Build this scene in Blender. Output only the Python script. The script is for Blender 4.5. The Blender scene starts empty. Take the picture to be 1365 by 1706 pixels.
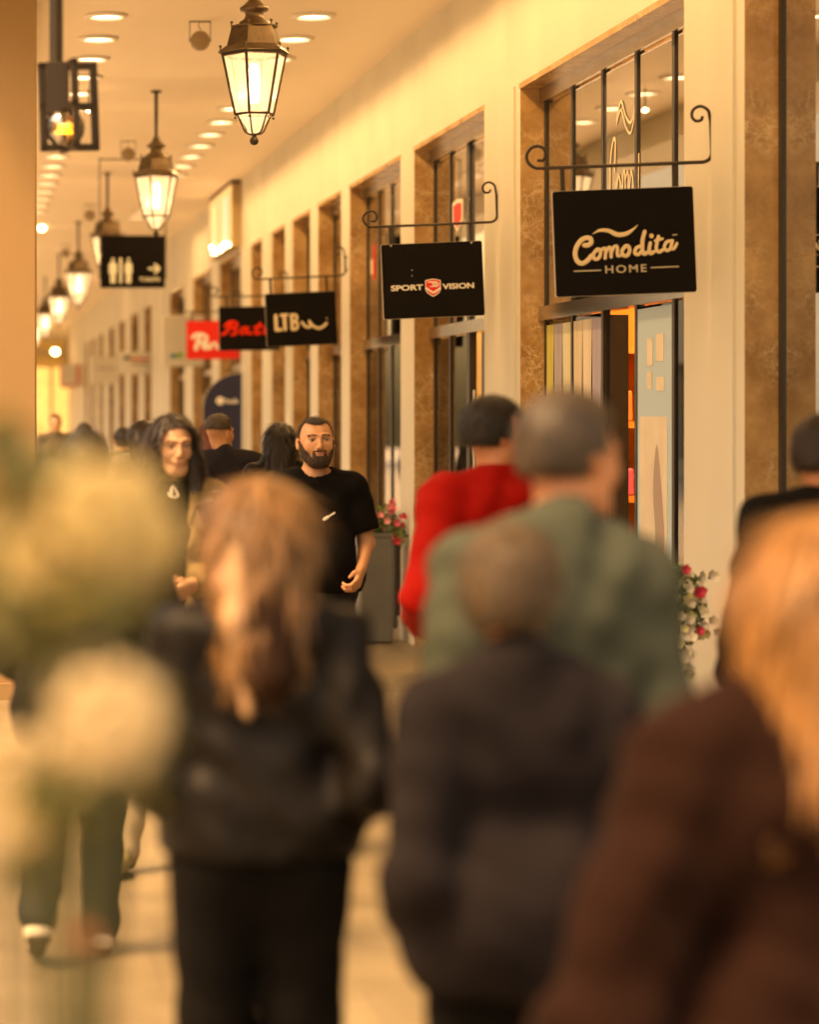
import bpy, math, random
import numpy as np
from mathutils import Vector, Matrix
random.seed(7); rng = np.random.default_rng(5)
R = math.radians
scene = bpy.context.scene

# ------------------------------------------------------------------ camera
# metres; the camera looks straight down the arcade (+Y) through a shifted lens, eye height 1.72
FPX, VX, VY, EYE = 4000.0, -62.0, 694.0, 1.72
cam = bpy.data.cameras.new('camera'); camo = bpy.data.objects.new('camera', cam)
scene.collection.objects.link(camo); scene.camera = camo
camo.location = (0, 0, EYE); camo.rotation_euler = (R(90), 0, 0)
cam.sensor_fit = 'HORIZONTAL'; cam.sensor_width = 24.0
cam.lens = FPX / 1365 * 24
cam.shift_x = (682.5 - VX) / 1365; cam.shift_y = -(853 - VY) / 1365
cam.clip_start = 0.05; cam.clip_end = 600
cam.dof.use_dof = True; cam.dof.focus_distance = FPX / 312
cam.dof.aperture_fstop = (cam.lens / 1000) / 0.055

# ------------------------------------------------------------------ world, sun, exposure
SUN_EL, SUN_AZ = R(58), R(250)
world = bpy.data.worlds.new('World'); scene.world = world; world.use_nodes = True
wn = world.node_tree; bg = wn.nodes['Background']
sky = wn.nodes.new('ShaderNodeTexSky'); sky.sky_type = 'NISHITA'; sky.sun_disc = False
sky.sun_elevation = SUN_EL; sky.sun_rotation = SUN_AZ; sky.dust_density = 4; sky.air_density = 1.5
wn.links.new(sky.outputs[0], bg.inputs[0]); bg.inputs[1].default_value = 0.12
sun = bpy.data.lights.new('sun', 'SUN'); suno = bpy.data.objects.new('sun', sun)
scene.collection.objects.link(suno); sun.energy = 1.5; sun.angle = R(12); sun.color = (1, .86, .66)
sdir = Vector((math.sin(SUN_AZ) * math.cos(SUN_EL), math.cos(SUN_AZ) * math.cos(SUN_EL), math.sin(SUN_EL)))
suno.rotation_euler = sdir.to_track_quat('Z', 'Y').to_euler()
vs = scene.view_settings
vs.view_transform = 'Standard'; vs.look = 'None'; vs.gamma = 1; vs.exposure = 2.1
vs.use_curve_mapping = False
vs.use_white_balance = True; vs.white_balance_temperature = 17500; vs.white_balance_tint = 23
scene.cycles.use_denoising = True
scene.cycles.max_bounces = 8; scene.cycles.diffuse_bounces = 4; scene.cycles.transparent_max_bounces = 12
scene.cycles.sample_clamp_indirect = 6
scene.cycles.caustics_reflective = False; scene.cycles.caustics_refractive = False

def PX(px, s): return (px - VX) / s
def PZ(py, s): return EYE + (VY - py) / s
def DS(s): return FPX / s

# ------------------------------------------------------------------ materials
MATS = {}
def mat(name, col, rough=.6, metal=0., var=0., vscale=6., bump=0., bscale=40., emit=None, es=0., spec=.5, stretch=(1, 1, 1), sss=0., coat=0., sheen=0.):
    if name in MATS: return MATS[name]
    m = bpy.data.materials.new(name); m.use_nodes = True; MATS[name] = m
    nt = m.node_tree; b = nt.nodes['Principled BSDF']
    b.inputs['Base Color'].default_value = (*col, 1); b.inputs['Roughness'].default_value = rough
    b.inputs['Metallic'].default_value = metal; b.inputs['Specular IOR Level'].default_value = spec
    b.inputs['Coat Weight'].default_value = coat; b.inputs['Sheen Weight'].default_value = sheen
    if sss: b.inputs['Subsurface Weight'].default_value = sss; b.inputs['Subsurface Scale'].default_value = .006
    if emit: b.inputs['Emission Color'].default_value = (*emit, 1); b.inputs['Emission Strength'].default_value = es
    tc = nt.nodes.new('ShaderNodeTexCoord'); mp = nt.nodes.new('ShaderNodeMapping')
    mp.inputs['Scale'].default_value = stretch
    nt.links.new(tc.outputs['Object'], mp.inputs['Vector'])
    if var:
        n = nt.nodes.new('ShaderNodeTexNoise'); n.inputs['Scale'].default_value = vscale; n.inputs['Detail'].default_value = 5
        nt.links.new(mp.outputs[0], n.inputs['Vector'])
        r = nt.nodes.new('ShaderNodeValToRGB')
        r.color_ramp.elements[0].position = .3; r.color_ramp.elements[1].position = .7
        r.color_ramp.elements[0].color = (*[c * (1 - var) for c in col], 1)
        r.color_ramp.elements[1].color = (*[min(1, c * (1 + var)) for c in col], 1)
        nt.links.new(n.outputs[0], r.inputs[0]); nt.links.new(r.outputs[0], b.inputs['Base Color'])
    if bump:
        n2 = nt.nodes.new('ShaderNodeTexNoise'); n2.inputs['Scale'].default_value = bscale; n2.inputs['Detail'].default_value = 4
        nt.links.new(mp.outputs[0], n2.inputs['Vector'])
        bp = nt.nodes.new('ShaderNodeBump'); bp.inputs['Strength'].default_value = bump; bp.inputs['Distance'].default_value = .01
        nt.links.new(n2.outputs[0], bp.inputs['Height']); nt.links.new(bp.outputs[0], b.inputs['Normal'])
    return m

def marble():
    m = bpy.data.materials.new('brown_marble'); m.use_nodes = True; nt = m.node_tree; b = nt.nodes['Principled BSDF']
    L = nt.links.new
    tc = nt.nodes.new('ShaderNodeTexCoord')
    n0 = nt.nodes.new('ShaderNodeTexNoise'); n0.inputs['Scale'].default_value = 7; n0.inputs['Detail'].default_value = 9; n0.inputs['Roughness'].default_value = .75
    L(tc.outputs['Object'], n0.inputs['Vector'])
    mx = nt.nodes.new('ShaderNodeMix'); mx.data_type = 'VECTOR'; mx.inputs[0].default_value = .16
    L(tc.outputs['Object'], mx.inputs[4]); L(n0.outputs['Color'], mx.inputs[5])
    v = nt.nodes.new('ShaderNodeTexVoronoi'); v.feature = 'DISTANCE_TO_EDGE'; v.inputs['Scale'].default_value = 8
    L(mx.outputs[1], v.inputs['Vector'])
    v2 = nt.nodes.new('ShaderNodeTexVoronoi'); v2.feature = 'DISTANCE_TO_EDGE'; v2.inputs['Scale'].default_value = 24
    L(mx.outputs[1], v2.inputs['Vector'])
    rv = nt.nodes.new('ShaderNodeValToRGB'); rv.color_ramp.elements[0].position = 0; rv.color_ramp.elements[1].position = .022
    rv.color_ramp.elements[0].color = (1, 1, 1, 1); rv.color_ramp.elements[1].color = (0, 0, 0, 1)
    L(v.outputs[0], rv.inputs[0])
    rv2 = nt.nodes.new('ShaderNodeValToRGB'); rv2.color_ramp.elements[0].position = 0; rv2.color_ramp.elements[1].position = .05
    rv2.color_ramp.elements[0].color = (.75, .75, .75, 1); rv2.color_ramp.elements[1].color = (0, 0, 0, 1)
    L(v2.outputs[0], rv2.inputs[0])
    n1 = nt.nodes.new('ShaderNodeTexNoise'); n1.inputs['Scale'].default_value = 3.2; n1.inputs['Detail'].default_value = 12; n1.inputs['Roughness'].default_value = .68
    L(tc.outputs['Object'], n1.inputs['Vector'])
    base = nt.nodes.new('ShaderNodeValToRGB'); base.color_ramp.elements[0].position = .35; base.color_ramp.elements[1].position = .68
    base.color_ramp.elements[0].color = (.31, .155, .062, 1); base.color_ramp.elements[1].color = (.66, .40, .20, 1)
    L(n1.outputs[0], base.inputs[0])
    add = nt.nodes.new('ShaderNodeMath'); add.operation = 'MAXIMUM'; L(rv.outputs[0], add.inputs[0]); L(rv2.outputs[0], add.inputs[1])
    mu = nt.nodes.new('ShaderNodeMath'); mu.operation = 'MULTIPLY'; nm = nt.nodes.new('ShaderNodeTexNoise'); nm.inputs['Scale'].default_value = 3.3; nm.inputs['Detail'].default_value = 3; L(tc.outputs['Object'], nm.inputs['Vector'])
    mr = nt.nodes.new('ShaderNodeMapRange'); mr.inputs[1].default_value = .42; mr.inputs[2].default_value = .62; L(nm.outputs[0], mr.inputs[0]); L(add.outputs[0], mu.inputs[0]); L(mr.outputs[0], mu.inputs[1])
    cm = nt.nodes.new('ShaderNodeMix'); cm.data_type = 'RGBA'; L(mu.outputs[0], cm.inputs[0]); L(base.outputs[0], cm.inputs[6])
    cm.inputs[7].default_value = (.85, .66, .46, 1)
    L(cm.outputs[2], b.inputs['Base Color']); b.inputs['Roughness'].default_value = .22
    return m
MARBLE = marble()

def glass_mat(name, tint=(.9, .88, .84), base=.12, film=0., filmcol=(.5, .5, .5)):
    m = bpy.data.materials.new(name); m.use_nodes = True; nt = m.node_tree
    for n in list(nt.nodes):
        if n.type == 'BSDF_PRINCIPLED': nt.nodes.remove(n)
    out = nt.nodes['Material Output']; L = nt.links.new
    g = nt.nodes.new('ShaderNodeBsdfGlossy'); g.inputs['Roughness'].default_value = .015; g.inputs['Color'].default_value = (.95, .93, .9, 1)
    t = nt.nodes.new('ShaderNodeBsdfTransparent'); t.inputs['Color'].default_value = (*tint, 1)
    f = nt.nodes.new('ShaderNodeFresnel'); f.inputs['IOR'].default_value = 2.6 if base > .05 else 1.5
    mx = nt.nodes.new('ShaderNodeMixShader')
    inner = t
    if film:
        d = nt.nodes.new('ShaderNodeBsdfDiffuse'); d.inputs['Color'].default_value = (*filmcol, 1)
        m2 = nt.nodes.new('ShaderNodeMixShader'); m2.inputs[0].default_value = film
        L(t.outputs[0], m2.inputs[1]); L(d.outputs[0], m2.inputs[2]); inner = m2
    a = nt.nodes.new('ShaderNodeMath'); a.operation = 'MAXIMUM'; a.inputs[1].default_value = base * 6
    L(f.outputs[0], a.inputs[0]); L(a.outputs[0], mx.inputs[0]); L(inner.outputs[0], mx.inputs[1]); L(g.outputs[0], mx.inputs[2])
    L(mx.outputs[0], out.inputs['Surface']); MATS[name] = m
    return m
GLASS = glass_mat('shop_glass'); GLASS2 = glass_mat('clear_shop_glass', base=.02); FILM = glass_mat('filmed_glass', film=.75, filmcol=(.34, .34, .36))

def lamp_glass():
    m = bpy.data.materials.new('lamp_pane'); m.use_nodes = True; nt = m.node_tree; L = nt.links.new
    b = nt.nodes['Principled BSDF']; out = nt.nodes['Material Output']
    b.inputs['Base Color'].default_value = (.10, .085, .07, 1); b.inputs['Roughness'].default_value = .25
    b.inputs['Emission Color'].default_value = (1, .86, .68, 1); b.inputs['Emission Strength'].default_value = .27
    tc = nt.nodes.new('ShaderNodeTexCoord'); mp = nt.nodes.new('ShaderNodeMapping'); mp.inputs['Scale'].default_value = (14, 14, 2)
    n = nt.nodes.new('ShaderNodeTexNoise'); n.inputs['Scale'].default_value = 1.5; n.inputs['Detail'].default_value = 3
    L(tc.outputs['Object'], mp.inputs[0]); L(mp.outputs[0], n.inputs['Vector'])
    t = nt.nodes.new('ShaderNodeBsdfTransparent'); mx = nt.nodes.new('ShaderNodeMixShader')
    r = nt.nodes.new('ShaderNodeMapRange'); r.inputs[1].default_value = .3; r.inputs[2].default_value = .7; r.inputs[3].default_value = .5; r.inputs[4].default_value = .95
    L(n.outputs[0], r.inputs[0]); L(r.outputs[0], mx.inputs[0]); L(t.outputs[0], mx.inputs[1]); L(b.outputs[0], mx.inputs[2])
    L(mx.outputs[0], out.inputs['Surface']); return m
LAMPG = lamp_glass()

PAINT = mat('cream_paint', (.62, .575, .48), .7, var=.03, vscale=1.2, bump=.08, bscale=60)
def wall_mat():   # plaster with long soft vertical waves
    m = mat('wall_plaster', (.62, .585, .50), .65, var=.03, vscale=1.2); nt = m.node_tree; L = nt.links.new
    tc = nt.nodes.new('ShaderNodeTexCoord'); mp = nt.nodes.new('ShaderNodeMapping'); mp.inputs['Scale'].default_value = (0, 1.15, .02)
    n = nt.nodes.new('ShaderNodeTexNoise'); n.inputs['Scale'].default_value = .95; n.inputs['Detail'].default_value = 0; L(tc.outputs['Object'], mp.inputs[0]); L(mp.outputs[0], n.inputs['Vector'])
    bp = nt.nodes.new('ShaderNodeBump'); bp.inputs['Strength'].default_value = 1; bp.inputs['Distance'].default_value = .3; L(n.outputs[0], bp.inputs['Height']); L(bp.outputs[0], nt.nodes['Principled BSDF'].inputs['Normal'])
    return m
WALLM = wall_mat()
CEIL = mat('ceiling_paint', (.86, .75, .63), .75, var=.02, vscale=.8)
METAL_D = mat('dark_iron', (.035, .022, .014), .5, metal=.3, bump=.1)
BRONZE = mat('aged_bronze', (.13, .085, .05), .42, metal=.55, var=.3, vscale=14, bump=.15)
STEEL = mat('brushed_steel', (.5, .46, .42), .22, metal=1, var=.1)
FRAME = mat('black_frame', (.018, .013, .011), .4)
SIGNB = mat('sign_black', (.0045, .0028, .0022), .8, var=.15, vscale=3, spec=.15)
SIGNEDGE = mat('sign_edge', (.55, .48, .4), .5)
LETTER = mat('letter_white', (.78, .74, .68), .5)
LETTERG = mat('letter_gold', (.50, .43, .33), .5)
RED = mat('sign_red', (.75, .012, .02), .5)
REDL = mat('letter_red', (.75, .015, .02), .5)

# ------------------------------------------------------------------ mesh builder
class MB:
    def __init__(s): s.v = []; s.f = []; s.m = []; s.cur = 0
    def add(s, vs_, fs_):
        o = len(s.v); s.v += [tuple(map(float, v)) for v in vs_]
        for f in fs_: s.f.append(tuple(i + o for i in f)); s.m.append(s.cur)
    def box(s, x0, x1, y0, y1, z0, z1, b=0.):
        vs_ = [(x0, y0, z0), (x1, y0, z0), (x1, y1, z0), (x0, y1, z0), (x0, y0, z1), (x1, y0, z1), (x1, y1, z1), (x0, y1, z1)]
        if not b:
            s.add(vs_, [(3, 2, 1, 0), (4, 5, 6, 7), (0, 1, 5, 4), (1, 2, 6, 5), (2, 3, 7, 6), (3, 0, 4, 7)]); return
        pts = []
        for z, e in ((z0, b), (z0 + b, 0), (z1 - b, 0), (z1, b)):
            pts.append([(x0 + e + b, y0 + e, z), (x1 - e - b, y0 + e, z), (x1 - e, y0 + e + b, z), (x1 - e, y1 - e - b, z), (x1 - e - b, y1 - e, z), (x0 + e + b, y1 - e, z), (x0 + e, y1 - e - b, z), (x0 + e, y0 + e + b, z)])
        allp = sum(pts, []); fs_ = [tuple(range(7, -1, -1)), tuple(range(24, 32))]
        for k in range(3):
            for i in range(8): j = (i + 1) % 8; fs_.append((k * 8 + i, k * 8 + j, k * 8 + 8 + j, k * 8 + 8 + i))
        s.add(allp, fs_)
    def tube(s, pts, rad, n=8, sy=1., flat_axis=None, caps=True):
        pts = [Vector(p) for p in pts]; N = len(pts)
        rads = rad if isinstance(rad, (list, tuple)) else [rad] * N
        ref = None; vs_ = []; 
        for i, p in enumerate(pts):
            t = (pts[min(i + 1, N - 1)] - pts[max(i - 1, 0)]); t = t.normalized() if t.length > 1e-9 else Vector((0, 0, 1))
            if flat_axis is not None:
                u = Vector(flat_axis); w = t.cross(u).normalized()
            else:
                if ref is None: ref = Vector((0, 0, 1)) if abs(t.z) < .9 else Vector((1, 0, 0))
                u = (ref - t * ref.dot(t)).normalized(); w = t.cross(u); ref = u
            for k in range(n):
                a = 2 * math.pi * k / n
                vs_.append(p + u * math.cos(a) * rads[i] * sy + w * math.sin(a) * rads[i])
        fs_ = []
        for i in range(N - 1):
            for k in range(n):
                k2 = (k + 1) % n; fs_.append((i * n + k, i * n + k2, (i + 1) * n + k2, (i + 1) * n + k))
        if caps: fs_ += [tuple(range(n - 1, -1, -1)), tuple((N - 1) * n + k for k in range(n))]
        s.add(vs_, fs_)
    def lathe(s, prof, n=24, c=(0, 0, 0), a0=0.):
        vs_ = []; 
        for r, z in prof:
            for k in range(n):
                a = a0 + 2 * math.pi * k / n; vs_.append((c[0] + r * math.cos(a), c[1] + r * math.sin(a), c[2] + z))
        fs_ = []
        for i in range(len(prof) - 1):
            for k in range(n):
                k2 = (k + 1) % n; fs_.append((i * n + k, i * n + k2, (i + 1) * n + k2, (i + 1) * n + k))
        fs_ += [tuple(range(n - 1, -1, -1)), tuple((len(prof) - 1) * n + k for k in range(n))]
        s.add(vs_, fs_)
    def sphere(s, c, r, n=14, m=8, sc=(1, 1, 1)):
        prof = []
        for i in range(m + 1):
            a = -math.pi / 2 + math.pi * i / m; prof.append((max(1e-4, r * math.cos(a)), r * math.sin(a)))
        o = len(s.v); s.lathe(prof, n)
        for i in range(o, len(s.v)):
            v = s.v[i]; s.v[i] = (c[0] + v[0] * sc[0], c[1] + v[1] * sc[1], c[2] + v[2] * sc[2])
    def poly(s, pts2, y0, y1):   # prism of a polygon given in x,z, between y0 (front) and y1
        n = len(pts2)
        vs_ = [(x, y0, z) for x, z in pts2] + [(x, y1, z) for x, z in pts2]
        s.add(vs_, [tuple(range(n)), tuple(range(2 * n - 1, n - 1, -1))] + [(i, i + n, (i + 1) % n + n, (i + 1) % n) for i in range(n)])

def tag(o, label=None, cat=None, group=None, kind=None):
    if label: o['label'] = label
    if cat: o['category'] = cat
    if group: o['group'] = group
    if kind: o['kind'] = kind
    return o
def build(name, mb, mats, parent=None, smooth=False, loc=None):
    me = bpy.data.meshes.new(name); me.from_pydata(mb.v, [], mb.f)
    if not isinstance(mats, (list, tuple)): mats = [mats]
    for m in mats: me.materials.append(m)
    if len(mats) > 1: me.polygons.foreach_set('material_index', mb.m)
    if smooth: me.shade_smooth()
    me.validate(); me.update()
    o = bpy.data.objects.new(name, me); scene.collection.objects.link(o)
    if parent: o.parent = parent
    if loc: o.location = loc
    return o
def empty(name, loc=(0, 0, 0), rot=(0, 0, 0), parent=None):
    o = bpy.data.objects.new(name, None); scene.collection.objects.link(o); o.location = loc; o.rotation_euler = rot
    if parent: o.parent = parent
    return o
def dup(o, parent=None):
    c = o.copy(); scene.collection.objects.link(c); c.parent = parent
    for ch in list(o.children): dup(ch, c)
    return c
def crom(pts, n=6):
    P = [np.array(p, float) for p in pts]; P = [2 * P[0] - P[1]] + P + [2 * P[-1] - P[-2]]; out = []
    for i in range(1, len(P) - 2):
        for k in range(n):
            t = k / n; a, b, c, d = P[i - 1:i + 3]
            out.append(.5 * ((2 * b) + (-a + c) * t + (2 * a - 5 * b + 4 * c - d) * t * t + (-a + 3 * b - 3 * c + d) * t ** 3))
    out.append(P[-2]); return out
def stroke(mb, pts, r, f, thick=.0025, y=0.):   # script lettering: rounded flattened strokes in the x,z plane; f maps drawing units to metres
    rr = r if isinstance(r, (list, tuple)) else [r] * len(pts)
    P = crom([(*p, q) for p, q in zip(pts, rr)], 5)
    P3 = []; RR = []
    for p in P:
        x, z, k = f(p[0], p[1]); P3.append((x, y, z)); RR.append(p[2] * k)
    # taper the ends to a round cap
    t0 = Vector(P3[0]) - Vector(P3[1]); t1 = Vector(P3[-1]) - Vector(P3[-2])
    if t0.length > 1e-6: P3 = [tuple(Vector(P3[0]) + t0.normalized() * RR[0] * .85)] + P3; RR = [RR[0] * .5] + RR
    if t1.length > 1e-6: P3 = P3 + [tuple(Vector(P3[-1]) + t1.normalized() * RR[-1] * .85)]; RR = RR + [RR[-1] * .5]
    pts3 = [Vector(p) for p in P3]; N = len(pts3); n = 8; vs_ = []
    for i, p in enumerate(pts3):
        t = pts3[min(i + 1, N - 1)] - pts3[max(i - 1, 0)]; t = t.normalized() if t.length > 1e-9 else Vector((1, 0, 0))
        w = t.cross(Vector((0, 1, 0))).normalized()
        for k in range(n):
            a = 2 * math.pi * k / n; vs_.append(p + Vector((0, 1, 0)) * math.cos(a) * thick + w * math.sin(a) * RR[i])
    fs_ = []
    for i in range(N - 1):
        for k in range(n): k2 = (k + 1) % n; fs_.append((i * n + k, i * n + k2, (i + 1) * n + k2, (i + 1) * n + k))
    fs_ += [tuple(range(n - 1, -1, -1)), tuple((N - 1) * n + k for k in range(n))]
    mb.add(vs_, fs_)
def text_mb(mb, txt, cx, cz, w, h, y=0., bold=0., spacing=1.):   # block lettering fitted into a w x h box
    cu = bpy.data.curves.new('t', 'FONT'); cu.body = txt; cu.size = 1; cu.offset = bold; cu.extrude = .02; cu.space_character = spacing
    o = bpy.data.objects.new('t', cu); scene.collection.objects.link(o)
    bpy.context.view_layer.update()
    me = bpy.data.meshes.new_from_object(o.evaluated_get(bpy.context.evaluated_depsgraph_get()))
    V = np.array([v.co[:] for v in me.vertices]); F_ = [tuple(p.vertices) for p in me.polygons]
    bpy.data.objects.remove(o); bpy.data.curves.remove(cu); bpy.data.meshes.remove(me)
    lo, hi = V.min(0), V.max(0)
    X = cx + ((V[:, 0] - lo[0]) / (hi[0] - lo[0]) - .5) * w; Z = cz + ((V[:, 1] - lo[1]) / (hi[1] - lo[1]) - .5) * h
    Y = y - .0015 * np.sign(V[:, 2])
    mb.add(list(zip(X, Y, Z)), F_)

# ------------------------------------------------------------------ the setting
WX = 3.39; CEILZ = 4.60; OPZ = 3.74; GX = 3.545; DEND = 77.0
def paving_mat():
    m = bpy.data.materials.new('stone_paving'); m.use_nodes = True; nt = m.node_tree; b = nt.nodes['Principled BSDF']; L = nt.links.new
    tc = nt.nodes.new('ShaderNodeTexCoord'); br = nt.nodes.new('ShaderNodeTexBrick')
    br.inputs['Scale'].default_value = 1; br.inputs['Brick Width'].default_value = 1.2; br.inputs['Row Height'].default_value = .6
    br.inputs['Mortar Size'].default_value = .006; br.inputs['Color1'].default_value = (.165, .128, .082, 1); br.inputs['Color2'].default_value = (.148, .113, .072, 1)
    br.inputs['Mortar'].default_value = (.13, .10, .07, 1)
    L(tc.outputs['Object'], br.inputs['Vector'])
    n = nt.nodes.new('ShaderNodeTexNoise'); n.inputs['Scale'].default_value = 3; n.inputs['Detail'].default_value = 8; L(tc.outputs['Object'], n.inputs['Vector'])
    mx = nt.nodes.new('ShaderNodeMix'); mx.data_type = 'RGBA'; mx.blend_type = 'SOFT_LIGHT'; mx.inputs[0].default_value = .6
    L(br.outputs[0], mx.inputs[6]); L(n.outputs[0], mx.inputs[7]); L(mx.outputs[2], b.inputs['Base Color'])
    b.inputs['Roughness'].default_value = .42
    return m
mb = MB(); mb.add([(-60, -30, -.02), (60, -30, -.02), (60, 130, -.02), (-60, 130, -.02)], [(0, 1, 2, 3)])
tag(build('ground', mb, mat('street_asphalt', (.46, .40, .33), .8, var=.1)), kind='structure')
mb = MB(); mb.add([(-.6, -8, 0), (7.2, -8, 0), (7.2, 90, 0), (-.6, 90, 0)], [(0, 1, 2, 3)])
tag(build('pavement', mb, paving_mat()), kind='structure')
mb = MB(); mb.box(-.3, WX + .01, 4.5, DEND + .2, CEILZ, CEILZ + .25)
tag(build('ceiling', mb, CEIL), kind='structure')

# openings of the shop wall as (near depth, far depth)
def du(px): return FPX / ((px - VX) / WX)
OP = [(7.2, 10.41), (11.28, 14.6), (15.6, 18.03), (18.58, 21.02), (21.5, 22.9), (23.42, 24.65), (25.25, 26.3), (27.2, 28.2), (29.3, 31.6), (32.7, 35.3)]
OP += [(du(a), du(b)) for a, b in ((307, 284), (252, 241), (231, 219), (208, 199), (190, 182), (172, 166), (158, 153), (147, 143))]
bld = empty('shop_building', (WX, 0, 0)); tag(bld, 'cream plastered shop row with brown marble openings along the right of the arcade', 'building')
mb = MB()
# one lintel strip and the piers between the openings
mb.box(0, .9, 4.5, DEND, OPZ, CEILZ + .2)
edges = [4.5] + [e for o in OP for e in o] + [DEND]
for i in range(0, len(edges), 2):
    mb.box(0, .14, edges[i], edges[i + 1], 0, OPZ)
    if edges[i + 1] - edges[i] > .6:   # shallow pilaster joint line on the wide piers
        mid = (edges[i] + edges[i + 1]) / 2
        mb.box(-.012, 0, edges[i] + .12, mid - .01, 0.0, OPZ + .0)
wall = build('wall', mb, WALLM, bld)
# shop rooms behind the glass
mb = MB()
mb.box(3.6, 3.8, 4.5, DEND, 0, OPZ + .1); mb.box(.2, 3.6, 4.5, DEND, OPZ + .02, OPZ + .1)
for a, b_ in zip(OP[:-1], OP[1:]):
    mb.box(.18, 3.6, (a[1] + b_[0]) / 2 - .1, (a[1] + b_[0]) / 2 + .1, 0, OPZ + .02)
mb.box(.18, 3.6, 4.5, 4.7, 0, OPZ + .02)
build('shop_rooms', mb, mat('room_paint', (.55, .43, .30), .7, var=.1), bld)

SHOPLAMP = mat('shop_lamp', (.9, .85, .8), .5, emit=(1, .72, .42), es=14)
def shopfront(d0, d1, doors=(), far=False, idx=0):
    sf = empty('shopfront', (0, 0, 0), parent=bld)
    mb = MB(); j = GX - WX   # marble jambs and lintel lining
    mb.box(.002, j + .05, d1 - .003, d1 + .02, 0, OPZ - .03); mb.box(.002, j + .05, d0 - .02, d0 + .003, 0, OPZ - .03)
    mb.box(-.004, j + .05, d0 - .01, d1 + .01, OPZ - .03, OPZ + .004)
    build('marble_surround', mb, MARBLE, sf)
    # frame
    n = max(1, round((d1 - d0) / .66)); ys = [d0 + (d1 - d0) * i / n for i in range(n + 1)]
    mb = MB(); t = .022
    for i, y in enumerate(ys):
        yy = min(max(y, d0 + .03), d1 - .03); mb.box(j - .010, j + .03, yy - t, yy + t, 0.0, OPZ - .03)
    build('frame', mb, FRAME, sf)
    mb = MB(); mb.box(j - .045, j + .05, d0 + .006, d1 - .006, 2.30, 2.385)
    if idx: build('transom', mb, STEEL, sf)
    mb = MB(); mb.box(j - .04, j + .05, d0 + .006, d1 - .006, OPZ - .12, OPZ - .031); build('head_rail', mb, STEEL, sf)
    mb = MB(); mb.box(j - .04, j + .05, d0 + .006, d1 - .006, .0, .12); build('sill', mb, STEEL, sf)
    for i in range(n):
        a, b_ = ys[i] + t, ys[i + 1] - t
        mb = MB(); mb.box(j, j + .008, a, b_, 2.39, OPZ - .13)
        build('upper_pane', mb, FILM if (idx, i) in ((1, 2), (2, 1)) else GLASS, sf)
        if i in doors: continue
        mb = MB(); mb.box(j, j + .008, a, b_, .13, 2.295 if idx else 2.388)
        build('lower_pane', mb, GLASS2 if idx else GLASS, sf)
    # ceiling lamp of the shop
    mb = MB(); mb.box(.9, 1.5, (d0 + d1) / 2 - min(.5, (d1 - d0) * .3), (d0 + d1) / 2 + min(.5, (d1 - d0) * .3), OPZ - .03, OPZ + .015)
    build('shop_lamp', mb, SHOPLAMP, sf)
    return sf
SFS = []
for i, (a, b_) in enumerate(OP):
    SFS.append(shopfront(a, b_, doors={1: (2,), 2: (1,)}.get(i, ()), idx=i))

# end of the arcade: lit shopfront
mb = MB(); mb.box(-4, 7, DEND + .3, DEND + .6, 3.3, 6); mb.box(-4, 7, DEND + .3, DEND + .6, 0, .4)
for x in (-1.5, -.2, .55, 1.3, 2.05, 2.8, 3.6): mb.box(x, x + .1, DEND + .25, DEND + .5, .4, 3.3)
eb = build('end_building', mb, mat('end_wall', (.62, .5, .33), .7)); tag(eb, 'lit shopfront closing the far end of the arcade', 'building')
mb = MB(); mb.box(-1.5, 3.6, DEND + .36, DEND + .4, .4, 3.3)
build('lit_window', mb, mat('lit_glass', (.6, .45, .3), .3, emit=(1, .62, .26), es=.28, var=.4, vscale=3), eb)
for z, h in ((3.35, .28), (3.9, .2)):
    mb = MB(); mb.box(-1, 3.3, DEND + .15, DEND + .29, z, z + h); build('fascia_board', mb, mat('yellow_board', (.72, .52, .22), .6), eb)

# the building across the street (seen in the shop glass)
mb = MB(); mb.box(-18, -13, -8, 90, 3.2, 10); mb.box(-18, -13, -8, 90, 0, .5)
for k in range(25): mb.box(-17.9, -13, -8 + 4 * k, -6 + 4 * k, .5, 3.2)
ob = build('opposite_building', mb, PAINT); tag(ob, 'cream building across the street, mirrored in the shop glass', 'building')
mb = MB(); mb.box(-17.8, -13.3, -8, 90, .5, 3.2); build('window', mb, mat('opposite_glass', (.20, .15, .10), .2), ob)

# column on the left, and the ceiling beam it carries
mb = MB(); mb.box(-.25, .45, 14.6, 15.3, 0, 4.32, .012); mb.box(-.28, .48, 14.57, 15.33, 0, .10)
tag(build('column', mb, mat('column_paint', (.33, .205, .105), .7, var=.03, vscale=1.2)), 'square plastered column filling the left edge beside the lamps', 'column')
mb = MB(); mb.box(-.29, .42, 4.5, DEND, 4.33, 4.595)
tag(build('ceiling_beam', mb, PAINT), kind='structure')

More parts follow.
